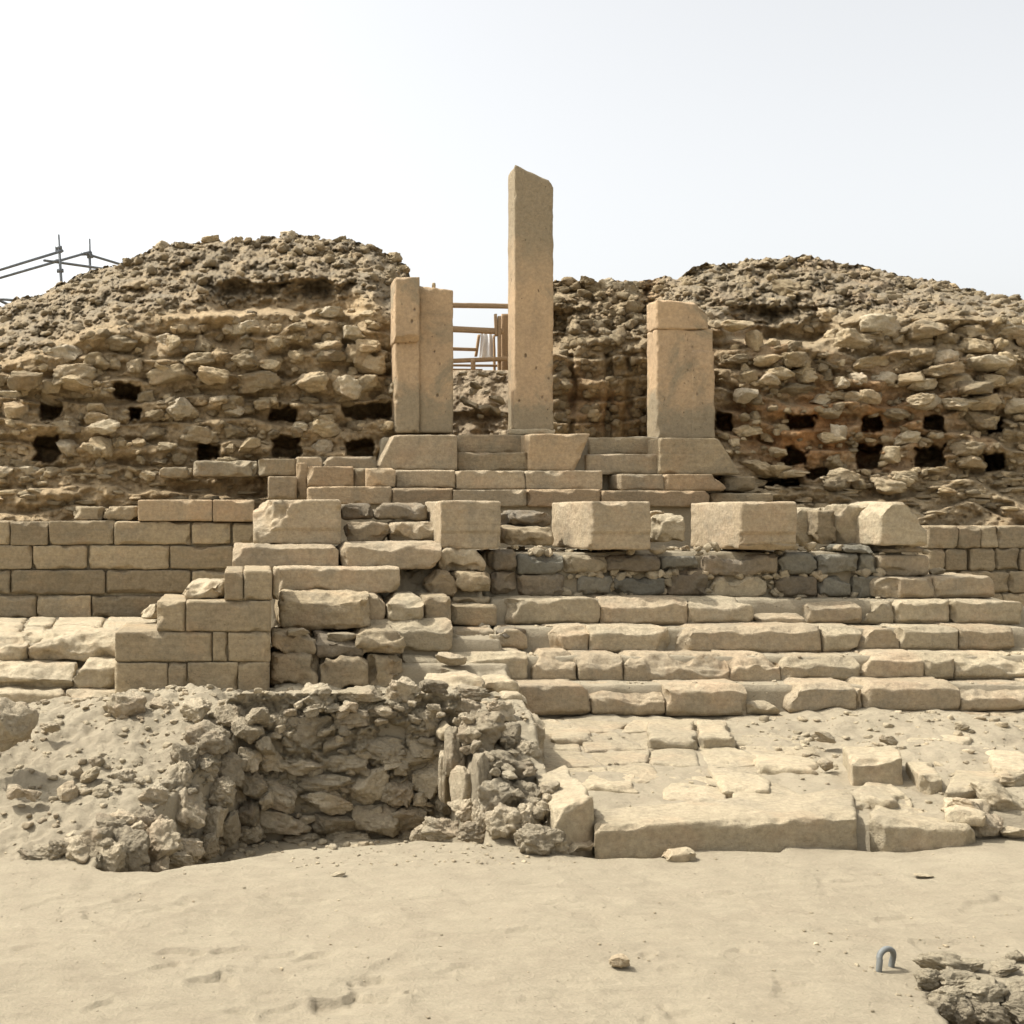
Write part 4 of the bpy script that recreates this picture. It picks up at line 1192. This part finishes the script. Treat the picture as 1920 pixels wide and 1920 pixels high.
# flat pale slabs tumbled at the head of the right pit wall
for lab, (x0, y0, x1, y1), D, T, m in [
        ('pale flat slab at the top of the pit wall, below the ruined masonry', (812, 1274, 910, 1306), 9.0, .5, M_PALE),
        ('pale wedge stone between the flat slab and the lowest step', (912, 1276, 972, 1304), 9.2, .4, M_PALE),
        ('thin pale slab overlapping the left end of the lowest step', (930, 1306, 985, 1328), 9.0, .4, M_PALE),
        ('long thin pale slab sloping down at the head of the right pit wall', (800, 1300, 905, 1318), 8.7, .35, M_PALE),
        ('pale angular block at the left corner of the paved terrace', (960, 1345, 1022, 1432), 8.4, .45, M_PIT),
        ('small pale tilted stone on the inner edge of the right pit wall', (820, 1350, 850, 1378), 8.1, .2, M_PALE),
        ('thin pale slab lying in front of the tall chipped block', (1062, 1590, 1128, 1612), 6.82, .25, M_PALE),
        ('flat pale stone leaning on the foot of the long kerb stone', (1250, 1596, 1310, 1626), 6.74, .12, M_PALE)]:
    V, Q = hexa(front(x0, y0, x1, y1, D, T), sd(), r=.02, wear=.05, amp=.012, warp=.04, cuts={'tl': .04, 'tr': .03})
    tag(mesh_obj('loose_slab', V, Q, m, None, .75), lab, 'stone')

# ------------------------------------------------------------------ paved terrace
def slabquad(pts, z, th, seed, **kw):
    c = [Pz(x, y, z) for (x, y) in pts]     # front-left, front-right, back-right, back-left
    dn = np.array([0, 0, -th])
    return hexa([c[0] + dn, c[1] + dn, c[1], c[0], c[3] + dn, c[2] + dn, c[2], c[3]], seed, **kw)
pav = []
for pts, z in [
    ([(1028, 1390), (1112, 1388), (1096, 1346), (1040, 1347)], 0), ([(1085, 1472), (1198, 1478), (1190, 1452), (1120, 1440)], .012), ([(1212, 1385), (1308, 1388), (1300, 1352), (1218, 1348)], .05), ([(1312, 1385), (1382, 1386), (1360, 1352), (1302, 1350)], .05),
    ([(1355, 1482), (1446, 1484), (1445, 1458), (1330, 1440)], .02), ([(1580, 1486), (1660, 1502), (1712, 1494), (1650, 1452)], .04), ([(1500, 1503), (1590, 1514), (1640, 1504), (1560, 1470)], .01), ([(1420, 1440), (1530, 1446), (1530, 1405), (1400, 1402)], .02),
    ([(1770, 1482), (1850, 1478), (1920, 1440), (1790, 1440)], .05), ([(1690, 1395), (1800, 1400), (1840, 1372), (1720, 1368)], .02), ([(1780, 1520), (1850, 1524), (1860, 1496), (1770, 1492)], .05), ([(1860, 1440), (1930, 1446), (1930, 1410), (1850, 1408)], .05)]:
    zo = z
    yb = sum(p[1] for p in pts) / 4
    for _ in range(6):
        z = 0.115 + ((CZ - z) * F / (yb - HY) - 7.0) * 0.045 + .014 + zo
    V, Q = slabquad(pts, z, .09, sd(), r=.012, wear=.03, amp=.007, warp=.02, res=.018)
    pav.append((V, Q, .55 + .4 * rt()))
R = np.random.default_rng(44)
fx, fy = np.linspace(2.02, 4.15, 6), np.linspace(7.45, 9.85, 6)
lat = np.array([[[fx[a] + R.uniform(-.13, .13) + (b - 2.5) * .07, fy[b] + R.uniform(-.13, .13)] for a in range(6)] for b in range(6)])
for b in range(5):
    for a in range(5):
        if (a, b) in ((0, 0), (1, 0), (3, 3), (4, 4)):
            continue
        q4 = [lat[b, a], lat[b, a + 1], lat[b + 1, a + 1], lat[b + 1, a]]
        cen = sum(q4) / 4
        top = 0.115 + (cen[1] - 7.0) * 0.045 + R.uniform(.004, .022)
        tl_ = R.uniform(-.012, .012, 2)
        c4 = []
        for q in q4:
            p2 = cen + (q - cen) * R.uniform(.93, .985)
            c4.append(np.array([p2[0], p2[1], top + (p2[1] - cen[1]) * .045 + tl_ @ (p2 - cen)]))
        dn = np.array([0, 0, -.1])
        V, Q = hexa([c4[0] + dn, c4[1] + dn, c4[1], c4[0], c4[3] + dn, c4[2] + dn, c4[2], c4[3]], sd(), r=.010, wear=.02, amp=.006, warp=.02, res=.02, chips=5)
        pav.append((V, Q, .45 + .3 * rt()))
V, Q, T = merge(pav)
tag(mesh_obj('pavement', V, Q, M_PALE, None, T), kind='structure')

# kerb stones and standing blocks
c8 = lambda a, b, c, d, h: [np.array(q) - np.array([0, 0, h]) for q in (a, b)] + [np.array(b), np.array(a)] + [np.array(q) - np.array([0, 0, h]) for q in (d, c)] + [np.array(c), np.array(d)]
V, Q = hexa(c8(P3(1114, 1549, 6.9), P3(1607, 1530, 6.98), P3(1600, 1478, 7.7), P3(1114, 1518, 7.3), .42), sd(), r=.012, wear=.03, amp=.006, res=.016)
tag(mesh_obj('kerb_stone', V, Q, M_PALE, None, .5), 'very long pale kerb stone along the front edge of the paved terrace', 'kerb stone')
V, Q = hexa(c8(P3(1632, 1536, 6.98), P3(1830, 1551, 7.0), P3(1800, 1514, 7.6), P3(1622, 1494, 7.6), .45), sd(), r=.03, wear=.05, amp=.010, res=.016, cuts={'tr': .04, 'lf': .05, 'tf': .03})
tag(mesh_obj('kerb_stone', V, Q, M_PALE, None, .6), 'shorter rounded kerb stone right of the very long one', 'kerb stone')
V, Q = hexa(c8(P3(1040, 1524, 6.90), P3(1114, 1490, 7.0), P3(1060, 1434, 7.72), P3(1002, 1454, 7.6), .48), sd(), r=.010, wear=.02, amp=.006, res=.014, cuts={'tlf': .06})
tag(mesh_obj('stone_block', V, Q, M_PALE, None, .7), 'tall chipped pale block at the left end of the very long kerb stone', 'stone block')
V, Q = hexa(c8(P3(1597, 1424, 7.85), P3(1692, 1424, 7.85), P3(1684, 1399, 8.3), P3(1580, 1399, 8.3), .24), sd(), r=.012, wear=.03, amp=.005, res=.014)
tag(mesh_obj('stone_block', V, Q, M_PALE, None, .8), 'pale squared block lying on the terrace, left of a small upright cube', 'stone block')
V, Q = hexa(c8(P3(1727, 1454, 7.7), P3(1767, 1456, 7.7), P3(1742, 1428, 8.15), P3(1697, 1428, 8.15), .20), sd(), r=.012, wear=.02, amp=.005, res=.014)
tag(mesh_obj('stone_block', V, Q, M_PALE, None, .8), 'small squared block set end-on at the right of the terrace', 'stone block')

# ------------------------------------------------------------------ loose boulders
for lab, x, y, a, b, D, m, ro in [
        ('large angular boulder cut by the left edge of the photo', 8, 1362, 126, 112, 7.62, M_PIT, .15),
        ('knobbly boulder on the debris slope below the stepped pier', 232, 1330, 84, 66, 8.45, M_PIT, .1),
        ('smaller rough boulder just right of the knobbly boulder on the debris slope', 307, 1328, 56, 50, 8.5, M_PIT, 0),
        ('rounded stone high on the debris slope, leftmost of a small pair', 145, 1445, 28, 26, 7.6, M_PIT, .3),
        ('upright rounded stone in the middle of the debris slope', 184, 1428, 34, 34, 7.75, M_PIT, -.3),
        ('long pale stone lying in the middle of the debris slope', 168, 1455, 56, 24, 7.55, M_PALE, -.5),
        ('low lumpy stone right of the long pale stone on the debris slope', 228, 1456, 58, 44, 7.6, M_PIT, -.3),
        ('pale chipped stone at the bottom of the debris slope', 125, 1484, 46, 40, 7.35, M_PALE, -.3),
        ('small pale stone right of the pale chipped stone', 188, 1484, 36, 30, 7.35, M_PALE, 0),
        ('low flat stone in the lower left of the debris slope', 62, 1490, 40, 22, 7.3, M_PIT, .2),
        ('lumpy low stone left of the pale chipped stone', 28, 1484, 44, 26, 7.3, M_PIT, -.1),
        ('flat stone near the large boulder at the left edge', 95, 1365, 40, 20, 8.1, M_PIT, .1),
        ('small flat stone above the pit corner on the debris slope', 262, 1465, 24, 14, 7.5, M_PIT, .1),
        ('large pale boulder at the right edge beyond the kerb stones', 1875, 1508, 110, 90, 7.5, M_PALE, .2),
        ('broken boulder right of the shorter kerb stone', 1810, 1522, 90, 60, 7.3, M_PALE, .2),
        ('rough stone between the right boulders', 1846, 1548, 60, 60, 7.2, M_PIT, .4),
        ('flat small stone at the foot of the right edge boulder', 1905, 1560, 70, 24, 7.15, M_PALE, 0),
        ('pale lens-shaped stone at the upper right of the terrace', 1890, 1465, 70, 40, 7.9, M_PALE, -.1),
        ('rough stone near the foot of the steps, left of the squared block', 1545, 1380, 46, 24, 8.9, M_PIT, .2),
        ('flat stone near the foot of the steps behind the squared block', 1668, 1388, 36, 20, 8.8, M_PIT, .1),
        ('rough stone beside the left corner of the squared block', 1548, 1434, 30, 26, 8.1, M_PIT, .4),
        ('thin pale slab standing in the sand at the foot of the steps', 1804, 1362, 26, 26, 9.3, M_PALE, 0),
        ('light fist-sized stone alone on the open sand, left of the iron loop', 1161, 1801, 42, 30, 5.1, M_PALE, .1),
        ('thin pale flake lying on the sand in front of the pit', 634, 1640, 36, 9, 6.45, M_PALE, -.3),
        ('thin pale sliver lying on the sand right of centre', 1732, 1641, 36, 5, 6.45, M_PALE, 0)]:
    if a == 126:
        _seed[0] = 9110
    V, Q, t = rock(x, y, a, b, D, n=26, rot=ro, rough=.13, boxy=.35, ncut=13, tint=.6)
    tag(mesh_obj('boulder' if a > 60 else 'stone', V, Q, m, None, t), lab, 'boulder' if a > 60 else 'stone')

# broken crust round the hole in the lower right corner
hc = thing('broken_crust', 'broken stony crust round the dark hole in the lower right corner', 'rock', Pz(1830, 1850, -.1))
for (x, y, a, b) in [(1765, 1810, 100, 54), (1742, 1840, 52, 50), (1800, 1840, 96, 50), (1772, 1866, 70, 50), (1838, 1858, 116, 44), (1905, 1850, 116, 40), (1970, 1846, 96, 40), (1880, 1815, 70, 18), (1905, 1795, 44, 22), (1820, 1808, 46, 22)]:
    rock(x, y, a, b, CZ * F / (y + b * .3 - HY), M_EARTH_P, hc, 'crust_lump', n=24, rough=.22, rot=rng.uniform(-.4, .4), boxy=.35, tint=0.0)
for (x, y, a, b) in [(1765, 1895, 50, 50), (1795, 1898, 70, 60), (1850, 1900, 100, 64), (1915, 1896, 100, 66), (1970, 1896, 90, 66), (1860, 1945, 120, 66), (1935, 1945, 120, 66), (1805, 1935, 70, 56)]:
    rock(x, y, a, b, 4.74, M_EARTH_P, hc, 'crust_lump', n=24, rough=.24, rot=rng.uniform(-.4, .4), boxy=.35, tint=float(rng.uniform(.2, .9)))

# ------------------------------------------------------------------ gravel scattered over sand, slope and terrace
gr = []
R = np.random.default_rng(21)
def scatter(n, xr, yr, smin, smax, pw=2.5):
    c = 0
    while c < n:
        x, y = R.uniform(*xr), R.uniform(*yr)
        if inpoly(np.array([x]), np.array([y]), HOLE)[0]:
            continue
        s = smin + (smax - smin) * R.uniform() ** pw
        z = gz1(x, y)
        V, Q = rockmesh((x, y, z + s * .15), (s, s * R.uniform(.7, 1), s * R.uniform(.4, .7)), int(R.integers(1e6)), n=4, rough=.12, ncut=6, rot=(R.uniform(-.3, .3), R.uniform(-2, 2)))
        gr.append((V, Q, R.uniform(0, 1)))
        c += 1
scatter(1100, (-1.9, 0.2), (6.9, 9.7), .004, .04, 3)
scatter(160, (0.0, 1.4), (8.35, 9.8), .006, .045)
scatter(140, (1.4, 2.2), (6.9, 9.2), .006, .04)
scatter(600, (2.0, 6.6), (7.2, 9.9), .004, .025, 3)
scatter(240, (3.6, 6.6), (8.2, 9.9), .006, .05)
scatter(260, (-1.4, 4.6), (4.4, 6.9), .003, .010, 3)
scatter(120, (0.2, 1.8), (6.6, 7.0), .004, .016)
scatter(90, (2.6, 4.0), (4.6, 5.6), .004, .016)
scatter(160, (-.6, 1.3), (7.0, 8.1), .008, .05)
for D_ in (10.25, 10.65, 11.05, 11.45):
    scatter(60, (2.5, 7.0), (D_ - .12, D_ + .12), .006, .03)
scatter(130, (.3, 2.4), (10.3, 11.6), .008, .05)
scatter(110, (2.4, 6.5), (11.7, 12.8), .01, .06)
V, Q, T = merge(gr)
tag(mesh_obj('gravel', V, Q, M_PALE, None, T), kind='stuff')

# ------------------------------------------------------------------ iron loop in the sand
c = Pz(1668, 1822, 0.0)
sc = c[1] / F
pts = [c + np.array([-20 * sc, 0, -.06])]
pts.append(c + np.array([-20 * sc, 0, 6 * sc]))
for k in range(13):
    an = math.pi - math.pi * k / 12
    pts.append(c + np.array([(18.5 + .6 * math.sin(k)) * sc * math.cos(an), .004 * k, 21 * sc + 18 * sc * math.sin(an)]))
pts.append(c + np.array([15 * sc, .05, 4 * sc]))
pts.append(c + np.array([14.5 * sc, .05, -.06]))
V, Q = tube_mesh(pts, 5.4 * sc, 14)
tag(mesh_obj('iron_loop', V, Q, M_IRON), 'grey iron loop sticking out of the sand in the lower right', 'iron loop')

# ------------------------------------------------------------------ scaffold behind the left mound
SD = 20.0
sf = thing('scaffold', 'grey tubular steel scaffold rising behind the left mound', 'scaffold', P3(130, 575, SD))
def stube(a, b, D0, D1, r, name, par=sf, mat=M_STEEL):
    V, Q = tube_mesh([P3(*a, D0), P3(*b, D1)], r, 8)
    return mesh_obj(name, V, Q, mat, par)
poles = [stube((109, 440), (121, 620), SD, SD, .025, 'pole'), stube((167, 448), (172, 600), SD + 1.2, SD + 1.2, .025, 'pole')]
for a, b, d0, d1 in [((-60, 524), (118, 470), SD - 1, SD), ((-60, 538), (170, 472), SD - .8, SD + 1.2), ((82, 488), (250, 512), SD + .1, SD + 1.6), ((155, 474), (260, 506), SD + 1.1, SD + 1.8),
                     ((-40, 557), (70, 567), SD, SD), ((-40, 545), (60, 592), SD, SD + .3), ((-40, 590), (40, 568), SD, SD)]:
    stube(a, b, d0, d1, .024, 'ledger_tube')
for (x, y, d) in [(110, 471, SD), (105, 490, SD), (110, 465, SD), (113, 508, SD), (167, 476, SD + 1.2), (169, 481, SD + 1.2), (168, 515, SD + 1.2), (158, 476, SD + 1.1)]:
    p = P3(x, y, d)
    V, Q = tube_mesh([p + np.array([-.055, 0, 0]), p + np.array([.055, 0, .005])], .035, 8)
    mesh_obj('coupler', V, Q, M_STEEL, sf)

# ------------------------------------------------------------------ timber railing and cloth seen through the gateway
RD = 19.6
rl = thing('timber_railing', 'makeshift railing of bare timber rails and posts seen between the left and tall pillars', 'railing', P3(900, 694, RD))
def beam(a, b, hpx, D, name, th=.08):
    s = D / F
    A, Bp = P3(*a, D), P3(*b, D)
    up = np.array([0, 0, hpx * s / 2])
    bk = np.array([0, th, 0])
    if abs(b[1] - a[1]) > abs(b[0] - a[0]):
        up = np.array([hpx * s / 2, 0, 0])
        C8 = [A - up, A + up, Bp + up, Bp - up]
        if b[1] > a[1]:
            C8 = [Bp - up, Bp + up, A + up, A - up]
    else:
        C8 = [A - up, Bp - up, Bp + up, A + up]
    V, Q = hexa(C8 + [q + bk for q in C8], sd(), r=.006, wear=.004, amp=.001, res=.05, chips=0)
    mesh_obj(name, V, Q, M_WOOD, rl)
for a, b, h, D in [((800, 571), (1010, 574), 9, RD), ((800, 614), (945, 621), 11, RD), ((800, 652), (896, 655), 6, RD + .2), ((800, 678), (1010, 670), 8, RD - .1), ((800, 684), (1010, 686), 4, RD + .3), ((800, 691), (905, 693), 3, RD + .1)]:
    beam(a, b, h, D, 'rail')
for a, b, h, D in [((949, 588), (949, 720), 16, RD + .15), ((937, 592), (937, 720), 6, RD - .02), ((930, 588), (931, 630), 5, RD - .02), ((899, 627), (893, 668), 5, RD + .3), ((888, 672), (888, 720), 8, RD - .15), ((927, 628), (928, 700), 4, RD + .4)]:
    beam(a, b, h, D, 'post')
us = np.linspace(0, 1, 28)
def clothf(u, v):
    x = 902 + 3 * v * -1 + u * (20 + 8 * v)
    y = 624 + v * 48
    D = RD + .5 + .02 * np.sin(u * 14 + v * 2) + .03 * np.sin(u * 5)
    return unproj(x, y, D)
V, Q = grid_surface(us, np.linspace(0, 1, 24), clothf)
V2 = V + np.array([0, .012, 0])
n0 = len(V)
tag(mesh_obj('hanging_cloth', np.concatenate([V, V2]), np.concatenate([Q[:, ::-1], Q + n0]), M_CLOTH), 'white cloth hanging behind the timber railing', 'cloth')
